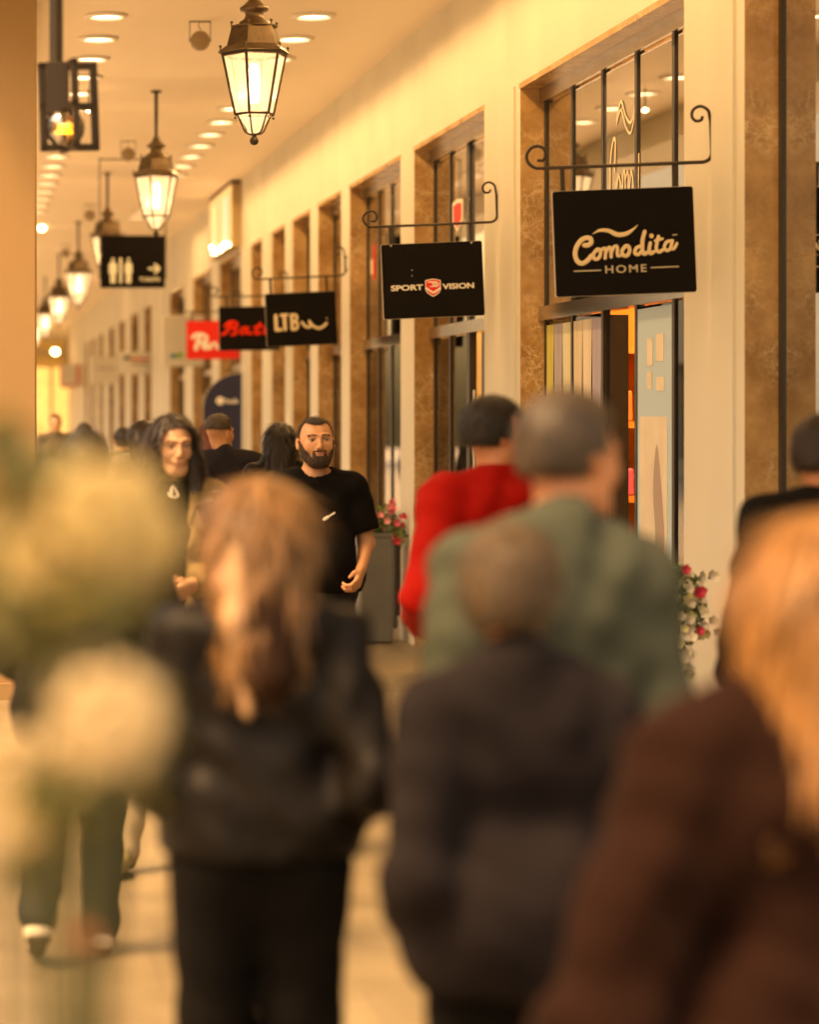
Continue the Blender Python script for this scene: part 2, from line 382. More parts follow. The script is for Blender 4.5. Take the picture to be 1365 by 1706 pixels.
# ------------------------------------------------------------------ ceiling downlights
DOWNL = mat('downlight_lens', (1, 1, 1), .4, emit=(1, .90, .78), es=1.6)
def downlight(x, y, label, group, lit):
    t = empty('downlight', (x, y, CEILZ)); tag(t, label, 'ceiling light', group)
    if not downlight.src:
        mb = MB(); mb.lathe([(.118, -.001), (.155, -.001), (.155, -.012), (.118, -.022)], 28)
        # ring only: open centre
        mb2 = MB(); n = 28
        ring = [(.118, -.004), (.157, -.004), (.157, -.014), (.122, -.026), (.118, -.004)]
        vs_ = []; fs_ = []
        for r_, z_ in ring:
            for k in range(n): a = 2 * math.pi * k / n; vs_.append((r_ * math.cos(a), r_ * math.sin(a), z_))
        for i in range(len(ring) - 1):
            for k in range(n): k2 = (k + 1) % n; fs_.append((i * n + k, i * n + k2, (i + 1) * n + k2, (i + 1) * n + k))
        mb2.add(vs_, fs_)
        r_ = build('trim_ring', mb2, mat('white_trim', (.8, .76, .7), .5), t, True)
        mb3 = MB(); mb3.lathe([(.117, -.0045), (.02, -.003)], 24)
        l_ = build('lens', mb3, DOWNL, t, True)
        downlight.src = (r_, l_)
    else:
        for s_ in downlight.src: c = s_.copy(); scene.collection.objects.link(c); c.parent = t
    if lit:
        sp = bpy.data.lights.get('downlight_glow')
        if not sp:
            sp = bpy.data.lights.new('downlight_glow', 'SPOT'); sp.energy = 8; sp.color = (1, .80, .52); sp.spot_size = R(165); sp.spot_blend = .3; sp.shadow_soft_size = .06
        so = bpy.data.objects.new('downlight_glow', sp); scene.collection.objects.link(so); so.parent = t; so.location = (0, 0, -.04)
downlight.src = None
for k in range(56):
    y = 9.0 + 1.03 * k
    if y > 58: break
    if y < 29 or 33 < y < 35.5: downlight(2.52, y, 'round lit downlight in the ceiling row nearer the shop wall', 'downlights in the row nearer the shop wall', y < 40)
    if 16.5 < y < 34: downlight(1.03, y, 'round lit downlight in the ceiling row nearer the column', 'downlights in the row nearer the column', False)

# ------------------------------------------------------------------ hanging lanterns
def lantern():
    t = empty('hanging_lantern'); A0 = R(9); n = 6
    z = lambda a: a - CEILZ
    mb = MB(); mb.lathe([(.05, z(4.6)), (.05, z(4.585)), (.017, z(4.58)), (.015, z(4.18)), (.03, z(4.165))][::-1], 14)
    build('rod', mb, METAL_D, t, True)
    mb = MB(); mb.lathe([(.135, z(4.0)), (.14, z(4.008)), (.09, z(4.015)), (.088, z(4.035)), (.062, z(4.05)), (.052, z(4.07)), (.056, z(4.09)), (.083, z(4.10)), (.085, z(4.118)), (.06, z(4.135)), (.035, z(4.16)), (.028, z(4.19))], 20)
    build('chimney', mb, BRONZE, t, True)
    mb = MB(); mb.lathe([(.200, z(3.845)), (.222, z(3.85)), (.175, z(3.888)), (.166, z(3.892)), (.138, z(4.0))], 6, a0=A0)
    for k in range(6):
        a = A0 + k * math.pi / 3
        for r_, z_ in ((.205, 3.862), (.137, 4.005)):
            p = (r_ * math.cos(a), r_ * math.sin(a)); mb.tube([(p[0], p[1], z(z_)), (p[0], p[1], z(z_ + .02))], .004, 6); mb.sphere((p[0], p[1], z(z_ + .024)), .009, 8, 5)
    build('roof', mb, BRONZE, t)
    # cage
    mb = MB(); c = lambda r_, z_, k: (r_ * math.cos(A0 + k * math.pi / 3), r_ * math.sin(A0 + k * math.pi / 3), z(z_))
    for k in range(6):
        mb.tube([c(.192, 3.845, k), c(.116, 3.495, k)], .0085, 6)
        mb.tube([c(.192, 3.838, k), c(.192, 3.838, k + 1)], .010, 6)
        mb.tube([c(.116, 3.492, k), c(.116, 3.492, k + 1)], .008, 6)
        mb.tube([tuple(v) for v in crom([c(.116, 3.488, k), c(.098, 3.482, k), c(.075, 3.43, k), c(.05, 3.385, k), (0, 0, z(3.372))], 4)], .0052, 6)
        mb.sphere(c(.116, 3.470, k), .007, 8, 5)
    build('cage', mb, METAL_D, t)
    for k in range(6):
        mb = MB(); q = [c(.186, 3.832, k), c(.186, 3.832, k + 1), c(.112, 3.497, k + 1), c(.112, 3.497, k)]
        mb.add(q, [(0, 1, 2, 3)]); build('pane', mb, LAMPG, t)
    mb = MB(); mb.lathe([(.03, z(3.38)), (.095, z(3.486))], 6, a0=A0); mb.f = mb.f[:-2]; mb.m = mb.m[:-2]
    build('lower_glass', mb, LAMPG, t)
    mb = MB(); mb.lathe([(.006, z(3.312)), (.02, z(3.318)), (.027, z(3.337)), (.02, z(3.356)), (.012, z(3.362)), (.016, z(3.37)), (.022, z(3.376)), (.012, z(3.384))], 16)
    build('finial', mb, METAL_D, t, True)
    mb = MB(); mb.lathe([(.028, z(3.56)), (.034, z(3.60)), (.034, z(3.75)), (.022, z(3.79))], 14)
    build('bulb', mb, mat('bulb_glow', (1, 1, 1), .4, emit=(1, .90, .74), es=3), t, True)
    pl = bpy.data.lights.new('lantern_glow', 'POINT'); pl.energy = 36; pl.color = (1, .80, .52); pl.shadow_soft_size = .05
    po = bpy.data.objects.new('lantern_glow', pl); scene.collection.objects.link(po); po.parent = t; po.location = (0, 0, z(3.67))
    return t
lan0 = lantern()
names = ['nearest hanging lantern, hexagonal with lit panes, high beside the top of the wall', 'second hanging lantern from the camera, on a bare rod above the toilet sign',
         'third hanging lantern, its glass hidden behind the black toilet sign', 'fourth hanging lantern, just left of the toilet sign', 'fifth small blurred hanging lantern, lower left of the fourth']
for i in range(8):
    o = lan0 if i == 0 else dup(lan0)
    o.location = (1.712, 14.1 + 7.15 * i, CEILZ)
    tag(o, names[i] if i < 5 else 'tiny blurred hanging lantern at the far end of the lantern row', 'lantern', 'hanging lanterns down the middle of the ceiling')
# round speakers on brackets between the lanterns
def disc():
    t = empty('ceiling_speaker')
    mb = MB(); 
    for s_ in (-1, 1): mb.tube([(s_ * .075, 0, 0), (s_ * .075, 0, -.14)], .003, 6)
    mb.tube([(-.08, 0, -.004), (.08, 0, -.004)], .006, 6); mb.tube([(.0, 0, 0), (-.012, .01, -.03), (.006, .01, -.065)], .003, 6)
    for s_ in (-1, 1): mb.tube([(s_ * .08, 0, -.14), (s_ * .06, 0, -.14)], .008, 6)
    build('bracket', mb, BRONZE, t)
    mb = MB(); mb.lathe([(.05, .04), (.068, .03), (.072, -.012), (.066, -.02), (.01, -.022)], 22)
    o = build('drum', mb, mat('speaker_grille', (.36, .26, .17), .6, bump=.4, bscale=400), t, True); o.rotation_euler = (R(78), 0, R(-6)); o.location = (0, 0, -.145)
    return t
d0 = disc()
for i in range(4):
    o = d0 if i == 0 else dup(d0); o.location = (1.73, 17.5 + 7.6 * i, CEILZ)
    tag(o, ['largest round brown drum on a wire bracket, left of the nearest lantern', 'second round drum, between the second lantern and the hanging pole lamp', 'third small dark drum left of the third lantern rod', 'smallest dark drum above the fourth lantern'][i], 'speaker', 'round drums hung between the lanterns')

# industrial lamp with open square frame, near, upper left
s = 450; t = empty('cage_lamp', (PX(92, s), DS(s), CEILZ - .27)); tag(t, 'dark square-framed hanging lamp with clear globe bulb, close in front of the column', 'pendant lamp')
zt, zb = PZ(105, s) - t.location.z, PZ(252, s) - t.location.z; w = .112
mb = MB(); mb.tube([(0.003, 0, 0), (0.003, 0, zt - .05)], .026, 12); mb.box(-.035, .05, -.03, .03, (zt + zb) / 2 - .03, zt, .004); build('stem', mb, METAL_D, t)
mb = MB(); b_ = .013
for a in (0, 1):
    for x0, x1, z0, z1 in ((-w, -w + 2 * b_, zb, zt), (w - 2 * b_, w, zb, zt), (-w, w, zt - 2 * b_, zt), (-w, w, zb, zb + 2 * b_), (-w, w, (zt + zb) / 2 - b_, (zt + zb) / 2 + b_)):
        if a == 0: mb.box(x0, x1, -b_, b_, z0, z1, .002)
        else: mb.box(-b_ * .9, b_ * .9, x0, x1, z0 + .002, z1 + .002, .002)
o = build('square_frame', mb, METAL_D, t); o.rotation_euler = (0, R(-2), R(12))
mb = MB(); mb.sphere((.035, 0, zb + .085), .075, 20, 12); build('globe', mb, glass_mat('clear_globe', (.75, .55, .32), .04), t, True)
mb = MB()
for k in range(5):
    x = .01 + .012 * k; mb.tube([(x, 0, zb + .07), (x + .004, 0, zb + .10)], .0018, 6)
mb.tube([(.0, 0, zb + .068), (.08, 0, zb + .068)], .004, 6); build('filament', mb, mat('filament', (1, .6, .2), .5, emit=(1, .5, .12), es=3), t)

# toilet sign hanging from the ceiling
s = 149; t = empty('toilet_sign', (PX(221, s), DS(s), CEILZ)); tag(t, 'black hanging toilet sign with white figures and arrow', 'sign')
w, zt, zb = .36, PZ(393, s) - CEILZ, PZ(480, s) - CEILZ
mb = MB(); mb.box(-w, w, -.015, .015, zb, zt, .004); build('board', mb, SIGNB, t)
mb = MB(); mb.box(-w - .015, -w - .003, -.006, .006, zb + .1, -.002); mb.box(w + .003, w + .015, -.006, .006, zb + .1, -.002); mb.box(-w - .02, w + .02, -.008, .008, -.014, -.002)
build('hanger', mb, METAL_D, t)
mb = MB(); f = lambda x, y: ((x - 221) / s, PZ(y, s) - CEILZ, 1 / s); yf = -.0175
def fig(cx, wide):
    x, z, k = f(cx, 432); mb.lathe([(.004, 0), (.02, .0)], 3) if False else None
    stroke(mb, [(cx, 432.5), (cx, 433.5)], 2.4, f, .003, yf)
    stroke(mb, [(cx, 440), (cx, 455)], wide, f, .003, yf); stroke(mb, [(cx - 2.3, 455), (cx - 2.3, 471)], 2.0, f, .003, yf); stroke(mb, [(cx + 2.3, 455), (cx + 2.3, 471)], 2.0, f, .003, yf)
    stroke(mb, [(cx - wide - 1, 440), (cx - wide - 1.6, 455)], 1.2, f, .003, yf); stroke(mb, [(cx + wide + 1, 440), (cx + wide + 1.6, 455)], 1.2, f, .003, yf)
fig(188, 4.2); fig(214, 3.8); stroke(mb, [(201, 432), (201, 471)], 2.1, f, .003, yf)
stroke(mb, [(248, 448), (264, 448)], 1.6, f, .003, yf); stroke(mb, [(258, 441), (265, 448), (258, 455)], 1.7, f, .003, yf)
text_mb(mb, 'TOILETS', (249 - 221) / s, PZ(466, s) - CEILZ, 34 / s, 6.5 / s, yf, .02)
build('lettering', mb, mat('letter_cream', (.80, .80, .66), .5), t)

# small globe lamps on the left of the ceiling and string lights at the end
BULB = mat('warm_bulb', (1, 1, 1), .5, emit=(1, .82, .58), es=9)
for (x, y, s, r) in ((148, 184, 190, .022), (70, 381, 110, .045), (214, 381, 96, .05), (133, 483, 80, .06), (118, 484, 62, .06), (262, 492, 75, .035), (92, 586, 54, .09)):
    t = empty('globe_lamp', (PX(x, s), DS(s), PZ(y, s))); tag(t, {148: 'small bright globe lamp right of the square-framed lamp', 70: 'bright globe lamp against the column edge', 214: 'wide globe lamp just above the toilet sign', 133: 'globe lamp under the fourth lantern', 118: 'globe lamp beside the fifth lantern', 262: 'small globe lamp under the toilet sign corner', 92: 'bright globe lamp in front of the end shopfront'}[x], 'lamp', 'small globe lamps under the ceiling')
    mb = MB(); mb.sphere((0, 0, 0), r, 14, 8, (1.3 if x == 214 else 1, 1, .8)); build('bulb', mb, BULB, t, True)
    mb = MB(); mb.tube([(0, 0, r * .8), (0, 0, CEILZ - PZ(y, s) - .002)], .006, 6); build('cord', mb, METAL_D, t)
st = empty('light_tree', (0.95, 66, 0)); tag(st, 'tree strung with warm lights at the far end of the arcade', 'decorated tree')
mb = MB(); mb.lathe([(.06, 0), (.05, 1.0), (.02, 2.4)], 8); build('trunk', mb, mat('bark', (.10, .07, .04), .8), st)
mb = MB(); mb2 = MB()
for k in range(420):
    z = random.uniform(.7, 2.6); r_ = (2.75 - z) * .42 * math.sqrt(random.random()); a = random.uniform(0, 6.28); p = Vector((r_ * math.cos(a), r_ * math.sin(a), z))
    u = Vector((random.gauss(0, 1), random.gauss(0, 1), random.gauss(0, 1))).normalized() * .12; v = u.cross(Vector((random.random(), .3, .6))).normalized() * .05
    mb.add([p - u, p + v, p + u, p - v], [(0, 1, 2, 3)])
for k in range(46):
    z = random.uniform(.9, 2.6); r_ = (2.8 - z) * .44; a = random.uniform(3.0, 6.4); mb2.sphere((r_ * math.cos(a), r_ * math.sin(a), z), random.uniform(.014, .03), 6, 4)
build('crown', mb, mat('far_leaf', (.10, .11, .04), .6), st); tag(build('string_lights', mb2, mat('string_bulb', (1, 1, 1), .5, emit=(1, .66, .30), es=5), st), kind='stuff')

# ------------------------------------------------------------------ hanging shop signs
def bracket_sign(name, s, wall_px, bar_y, board, tilt, hang_px, scroll_px, label, cat='sign', board_mat=None, boardcorner=.012):
    """board = (x0, x1, y0, y1) in photo px; everything is stored relative to the wall plate"""
    wx, wz = PX(wall_px, s), PZ(bar_y, s)
    t = empty(name, (wx, DS(s), wz), (0, R(-tilt), 0)); tag(t, label, cat, 'hanging shop signs on scroll brackets')
    ca, sa = math.cos(R(tilt)), math.sin(R(tilt))
    def f(x, y):   # photo px -> sign local (tilt removed)
        X, Z = (x - wall_px) / s, (bar_y - y) / s
        return (X * ca + Z * sa, -X * sa + Z * ca, 1 / s)
    def g(x, y): a = f(x, y); return (a[0], 0, a[1])
    mb = MB(); r_ = .0085
    L_ = (wall_px - scroll_px) / s; up = .175
    bar = [(-L_ + .06, 0, 0)] + [(-.045 + .045 * math.cos(R(a)), 0, .045 + .045 * math.sin(R(a))) for a in range(270, 361, 15)] + [(0, 0, up)]
    top = [(0, 0, up), (-.004, 0, up + .03)] + [(-.05 + .046 * math.cos(a) * k, 0, up + .035 + .046 * math.sin(a) * k) for a, k in ((R(30), 1), (R(80), .95), (R(130), .85), (R(180), .75), (R(230), .62), (R(290), .45), (R(350), .3))]
    lef = [(-L_ + .06, 0, 0)] + [(-L_ + .05 + .055 * math.cos(a) * k, 0, .055 + .055 * math.sin(a) * k) for a, k in ((R(250), 1), (R(210), 1), (R(170), .98), (R(120), .9), (R(70), .8), (R(20), .65), (R(-40), .5), (R(-110), .35))]
    mb.tube(bar, r_, 8); mb.tube([tuple(v) for v in crom(top, 5)], r_ * .85, 8); mb.tube([tuple(v) for v in crom(lef, 5)], r_ * .9, 8)
    for z_ in (.045, .16): mb.box(-.004, .018, -.008, .008, z_ - .008, z_ + .008)
    build('bracket', mb, METAL_D, t, True)
    x0, x1, y0, y1 = board
    c = [f(x0, y0), f(x1, y1)]; cx, cz = (c[0][0] + c[1][0]) / 2, (c[0][1] + c[1][1]) / 2
    w, h = (x1 - x0) / s / 2, (y1 - y0) / s / 2
    mb = MB()
    for hx in hang_px:
        X = f(hx, y0)[0]; mb.box(X - .010, X + .010, -.004, .004, cz + h - .02, -.002); 
    build('hanger', mb, METAL_D, t)
    rc = boardcorner; P = []
    for (qx, qz, a0_) in ((w - rc, h - rc, 0), (-w + rc, h - rc, 90), (-w + rc, -h + rc, 180), (w - rc, -h + rc, 270)):
        for k in range(5): a = R(a0_ + k * 22.5); P.append((cx + qx + rc * math.cos(a), cz + qz + rc * math.sin(a)))
    P = P[::-1]
    mb = MB(); mb.poly(P, -.009, .009); build('board', mb, board_mat or SIGNB, t)
    P2 = [(cx + (x - cx) * 1.006 + 0, cz + (z - cz) * 1.008) for x, z in P]
    mb = MB(); mb.poly(P2, -.0065, .0065); build('edge_trim', mb, SIGNEDGE if board_mat is None else board_mat, t)
    return t, f, (cx, cz, w, h)
YF = -.0105
sg, f, bx = bracket_sign('shop_sign', 368, 1187, 270, (923, 1157, 315.5, 491), 2.2, (938, 1125), 880, 'black board lettered Comodita HOME, the largest hanging sign')
q = lambda x, y: (lambda a: (a[0], a[1], a[2] / 6.825))(f(940 + x / 6.825, 360 + y / 6.825))
mb = MB()
S = [([(225, 335), (262, 335), (300, 310), (295, 262), (250, 252), (190, 280), (140, 350), (120, 430), (138, 505), (185, 542), (235, 528), (280, 490), (305, 455)], 24),
     ([(370, 385), (330, 435), (340, 490), (385, 485), (410, 430), (395, 385), (365, 385)], 19),
     ([(410, 400), (450, 370), (468, 400), (462, 485)], 17), ([(466, 430), (500, 365), (525, 375), (530, 470)], 17), ([(532, 420), (565, 352), (600, 358), (603, 450), (640, 450)], 17),
     ([(695, 345), (655, 395), (668, 450), (715, 450), (740, 395), (725, 348), (690, 345)], 19),
     ([(865, 345), (815, 370), (800, 425), (840, 440), (880, 395)], 18), ([(912, 180), (888, 270), (885, 390), (905, 435), (945, 415)], 20),
     ([(975, 310), (962, 390), (978, 430), (1015, 410)], 19), ([(987, 228), (990, 232)], 24),
     ([(1068, 235), (1048, 320), (1045, 390), (1078, 412), (1120, 385)], 18), ([(1030, 285), (1112, 262)], 15),
     ([(1215, 285), (1160, 300), (1135, 355), (1160, 395), (1200, 375), (1228, 285)], 17), ([(1228, 285), (1215, 365), (1245, 375), (1278, 315)], 15)]
for p, r_ in S: stroke(mb, p, r_ * 1.12, q, .002, YF)
stroke(mb, [(320, 208), (400, 168), (500, 172), (600, 215), (700, 205), (780, 155), (832, 105)], [3, 16, 22, 26, 24, 13, 3], q, .002, YF)
build('script_lettering', mb, mat('letter_script', (.80, .62, .40), .5), sg)
mb = MB(); stroke(mb, [(110, 632), (410, 620)], 8, q, .0015, YF); stroke(mb, [(985, 590), (1295, 578)], 8, q, .0015, YF)
a = q(697, 603); text_mb(mb, 'HOME', a[0], a[1], 470 * a[2], 88 * a[2], YF - .0005, .015, 1.25); stroke(mb, [(1232, 220), (1275, 216)], 8, q, .0015, YF)
build('small_lettering', mb, LETTERG, sg)

sg, f, bx = bracket_sign('shop_sign', 263, 829, 370, (637, 805, 405, 529), 2.4, (651, 785), 607, 'black board with white words SPORT VISION around a red shield')
q = lambda x, y: (lambda a: (a[0], a[1], a[2] / 8.53))(f(640 + x / 8.53, 450 + y / 8.53))
mb = MB(); a = q(323, 255); text_mb(mb, 'SPORT', a[0], a[1], 455 * a[2], 80 * a[2], YF, .03); a = q(1050, 228); text_mb(mb, 'VISION', a[0], a[1], 450 * a[2], 80 * a[2], YF, .03)
for yy in (5, 85): stroke(mb, [(395, yy), (396, yy + 1)], 7, q, .001, YF)
for xx, yy in ((651, 410), (785, 405)): X = f(xx, yy); mb.sphere((X[0], YF, X[1]), .005, 8, 5)
build('lettering', mb, LETTER, sg)
sh = [(580, 150), (640, 134), (692, 127), (745, 133), (803, 148), (803, 280), (780, 328), (740, 358), (695, 382), (650, 358), (608, 328), (582, 282)]
def shp(pts, k=1., c=(692, 250)): return [(lambda a: (a[0], a[1]))(q(c[0] + (x - c[0]) * k, c[1] + (y - c[1]) * k)) for x, y in pts]
mb = MB(); mb.poly(shp(sh), YF - .001, YF + .001); em = build('emblem', mb, LETTER, sg)
mb = MB(); mb.poly(shp(sh, .9), YF - .0018, YF); build('shield_field', mb, REDL, em)
mb = MB(); stroke(mb, [(600, 262), (640, 292), (694, 322), (748, 292), (792, 262)], 15, q, .0012, YF - .0022)
for k, (x0, x1) in enumerate(((620, 700), (655, 735), (690, 768))): stroke(mb, [(x0, 180), (x0 + 40, 172), (x1, 200), (x1 - 15, 232), (x0 + 25, 238)], [6, 8, 9, 8, 5], q, .0012, YF - .0022)
build('shield_mark', mb, LETTER, em)

sg, f, bx = bracket_sign('shop_sign', 189, 576, 459, (443, 561, 487.5, 576), 2.6, (451, 545), 421, 'black board with white letters LTB and a smile stroke')
q = lambda x, y: (lambda a: (a[0], a[1], a[2] / 10.5))(f(440 + x / 10.5, 500 + y / 10.5))
mb = MB()
for p, r_ in (([(203, 275), (212, 520), (213, 522)], 32), ([(213, 525), (295, 520)], 30), ([(295, 268), (400, 262)], 28), ([(350, 275), (368, 515)], 32), ([(478, 262), (492, 512)], 30),
              ([(485, 262), (550, 265), (572, 310), (550, 365), (500, 378)], 26), ([(500, 385), (565, 395), (588, 445), (560, 505), (495, 512)], 26),
              ([(660, 390), (715, 455), (770, 478), (812, 452), (790, 375)], 24), ([(790, 372), (850, 450), (950, 495), (1030, 465), (1092, 408)], 25), ([(1092, 325), (1094, 327)], 14)):
    stroke(mb, p, r_, q, .002, YF)
build('lettering', mb, mat('letter_ltb', (.80, .64, .44), .5), sg)

sg, f, bx = bracket_sign('shop_sign', 160, 480, 493, (365, 466, 511, 584), .8, (378, 446), 350, 'black board with red script word Bata, half behind the LTB sign')
q = lambda x, y: (lambda a: (a[0], a[1], a[2] / 9.1))(f(300 + x / 9.1, 510 + y / 9.1))
mb = MB()
for p, r_ in (([(775, 262), (740, 340), (690, 410), (640, 432)], 24), ([(680, 310), (735, 255), (820, 245), (865, 280), (840, 320), (790, 335)], 22), ([(800, 338), (850, 370), (840, 420), (780, 435)], 22),
              ([(1000, 325), (935, 345), (915, 400), (955, 420), (1000, 375), (1035, 320), (1010, 395), (1055, 422), (1090, 400)], 18), ([(1215, 265), (1150, 380), (1160, 422), (1220, 405)], 21), ([(1120, 322), (1265, 308)], 15),
              ([(1345, 325), (1290, 345), (1275, 400), (1310, 420), (1350, 375), (1380, 320), (1365, 395), (1400, 420)], 18)): stroke(mb, p, r_, q, .003, YF)
build('lettering', mb, mat('letter_bata', (.9, .012, .01), .5), sg)

sg, f, bx = bracket_sign('shop_sign', 137, 403, 519, (311, 398, 535, 598), .5, (320, 385), 296, 'bright red board with white script word Penti, behind the Bata sign', board_mat=RED)
mb = MB()
for p, r_ in (([(190, 480), (235, 440), (330, 432), (400, 470), (385, 530), (325, 560)], 28), ([(300, 440), (265, 560), (240, 650)], 34), ([(340, 615), (415, 590), (400, 560), (355, 575), (345, 625), (390, 650), (450, 625)], 22), ([(465, 645), (480, 580), (540, 570), (560, 640), (600, 625)], 22), ([(680, 520), (660, 630), (700, 645)], 22), ([(630, 565), (720, 555)], 18), ([(770, 575), (765, 640)], 22)):
    stroke(mb, p, r_, q if False else (lambda x, y: (lambda a: (a[0], a[1], a[2] / 9.1))(f(300 + x / 9.1, 510 + y / 9.1))), .003, YF)
build('lettering', mb, LETTER, sg)

# white projecting boards further down
WB = mat('white_board', (.74, .70, .62), .5)
for (s, x0, x1, y0, y1, lab, marks) in ((118, 271, 338, 526, 611, 'white projecting board with a blue and green mark, left of the red sign', (((283, 590, 294, 597), (.05, .25, .35)), ((292, 588, 305, 596), (.25, .5, .08)))),
        (92, 200, 249, 586, 624, 'white projecting board with a red line, left of the blue and green one', (((206, 594, 216, 600), (.05, .05, .07)), ((216, 596, 247, 601), (.7, .2, .12)), ((218, 605, 245, 608), (.3, .25, .2)))),
        (76, 152, 196, 595, 640, 'plain pale projecting board, third of the white boards', (((160, 612, 190, 616), (.5, .45, .4)),)),
        (60, 100, 141, 607, 646, 'small white board with red edges, farthest of the white boards', (((100, 608, 103, 645), (.7, .08, .08)), ((128, 608, 133, 640), (.75, .08, .08)), ((102, 641, 128, 645), (.7, .2, .15))))):
    t = empty('projecting_sign', (PX(x1, s), DS(s), PZ(y1, s))); tag(t, lab, 'sign', 'white projecting boards')
    w, h = (x1 - x0) / s, (y1 - y0) / s
    mb = MB(); mb.box(-w, .02, -.04, .04, 0, h, .01); build('board', mb, WB, t)
    for (a0_, b0, a1, b1), c in marks:
        mb = MB(); mb.box((a0_ - x1) / s, (a1 - x1) / s, -.043, -.0405, (y1 - b1) / s, (y1 - b0) / s); build('mark', mb, mat('mark_%d' % len(MATS), c, .6), t)

# light box over the ninth opening
lb = empty('light_box', (WX, 29.2, 3.72)); tag(lb, 'tall translucent light box with pink stripes on the wall above the openings', 'light box')
mb = MB(); mb.box(-.12, 0, 0, 2.6, .06, .84, .006); build('casing', mb, mat('box_casing', (.42, .30, .17), .45), lb)
mb = MB(); mb.box(-.13, 0.0, -.01, 2.62, .841, .862); build('top_edge', mb, METAL_D, lb)
mb = MB(); mb.box(-.124, -.121, .02, 2.58, .08, .82); build('face', mb, mat('box_face', (.75, .62, .45), .25, emit=(1, .74, .45), es=.12), lb)
for k, (a, b_, c) in enumerate(((.35, .6, (.9, .3, .32)), (.62, .8, (.7, .6, .62)), (1.15, 1.45, (.85, .35, .25)), (1.9, 2.1, (.6, .55, .45)))):
    mb = MB(); mb.box(-.127, -.1245, a, b_, .16, .72); build('stripe', mb, mat('stripe_%d' % k, c, .4, emit=c, es=.35), lb)
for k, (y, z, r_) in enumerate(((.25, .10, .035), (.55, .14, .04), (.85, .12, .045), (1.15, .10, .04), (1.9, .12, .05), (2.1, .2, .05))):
    mb = MB(); mb.sphere((-.14, y, z), r_ * .5, 10, 6); build('box_glint', mb, BULB, lb, True)  # glowing balls stand in for bright reflections along the bottom of the box

# dark blue quarter-arch banner stand
s = 139; t = empty('banner_stand', (PX(403, s), DS(s), 0)); tag(t, 'dark blue quarter-arch banner with small white logo behind the man in a dark jacket', 'banner')
P = [(0, .05), (0, PZ(622, s))]
for k in range(1, 9):
    a = R(90 - k * 11); P.append((-.46 * math.cos(a), PZ(622, s) - .42 + .42 * math.sin(a)))
P += [(-.46, .05)]
mb = MB(); mb.poly(P, -.012, .012); build('fabric', mb, mat('navy_cloth', (.012, .014, .05), .7), t)
mb = MB(); rim = [(x, 0, z) for x, z in P[1:]]; mb.tube([tuple(v) for v in crom(rim, 3)], .012, 6); mb.box(-.5, .05, -.18, .18, 0, .05, .01); build('frame', mb, mat('grey_pole', (.35, .3, .25), .4), t)
mb = MB(); zc = PZ(668, s); mb.sphere((-.26, -.014, zc), .05, 14, 8, (1, .08, 1)); text_mb(mb, 'hub', -.12, zc, .15, .06, -.0145, .03)
build('logo', mb, LETTER, t)

# ------------------------------------------------------------------ details of the two near shopfronts
sfA, sfB, sfC = SFS[1], SFS[2], SFS[3]
j = GX - WX
def vinyl(parent, strokes, d0, z0, wd, hz, material, name='vinyl_logo'):
    """strokes in unit square: x runs toward the far end (left in the picture), y up"""
    mb = MB()
    for pts, r_ in strokes:
        P = crom([(*p, 0) for p in pts], 5); mb.tube([(j - .004, d0 + wd * (1 - p[0]), z0 + hz * p[1]) for p in P], r_ * 1.05, 6, sy=.12, flat_axis=(1, 0, 0))
    return build(name, mb, material, parent)
VIN = mat('vinyl_white', (.80, .66, .48), .5)
vinyl(sfA, [([(.25, .70), (.4, .86), (.55, .70), (.7, .62), (.82, .72), (.86, .95)], .010), ([(.25, .66), (.4, .78), (.55, .6), (.7, .52), (.82, .66)], .008),
            ([(.05, 0), (.06, .3), (.14, .5), (.22, .5), (.2, .2)], .012), ([(.05, .0), (.12, -.1), (.2, 0), (.26, .1)], .012), ([(.26, .0), (.32, .16), (.42, .0), (.36, -.1), (.28, .0)], .010),
            ([(.44, -.1), (.46, .14), (.52, .16), (.54, -.1)], .010), ([(.54, .1), (.62, .16), (.64, -.1)], .010), ([(.66, .0), (.72, .16), (.78, 0), (.72, -.12), (.66, 0)], .010),
            ([(.9, .65), (.86, .2), (.88, -.1)], .012), ([(.95, .3), (.93, -.1)], .012)], 12.54, 2.93, .62, .56, VIN)
mb = MB()   # shield decal on the second shopfront
for z0, w_, h_ in ((3.04, .36, .22),):
    P = [(0, 1), (.5, 1.08), (1, 1), (1, .35), (.5, 0), (0, .35)]
    n = len(P); d_ = 17.0
    vs_ = [(j - .003, d_ + w_ * (1 - x), z0 + h_ * y) for x, y in P] + [(j - .001, d_ + w_ * (1 - x), z0 + h_ * y) for x, y in P]
    mb.add(vs_, [tuple(range(n)), tuple(range(2 * n - 1, n - 1, -1))] + [(i, (i + 1) % n, (i + 1) % n + n, i + n) for i in range(n)])
dec = build('shield_decal', mb, mat('decal_white', (.8, .7, .6), .5), sfB)
mb = MB(); vs_ = [(j - .005, 17.0 + .36 * (1 - (.5 + (x - .5) * .75)), 3.04 + .22 * (.52 + (y - .52) * .75)) for x, y in P]; mb.add(vs_, [tuple(range(6))]); build('decal_red', mb, REDL, dec)
mb = MB(); mb.box(j - .004, j - .001, 20.62, 20.72, 2.9, 3.2); build('window_sticker', mb, RED, sfC); mb = MB(); mb.box(j - .004, j - .001, 20.74, 20.84, 2.95, 3.08); build('window_sticker', mb, VIN, sfC)
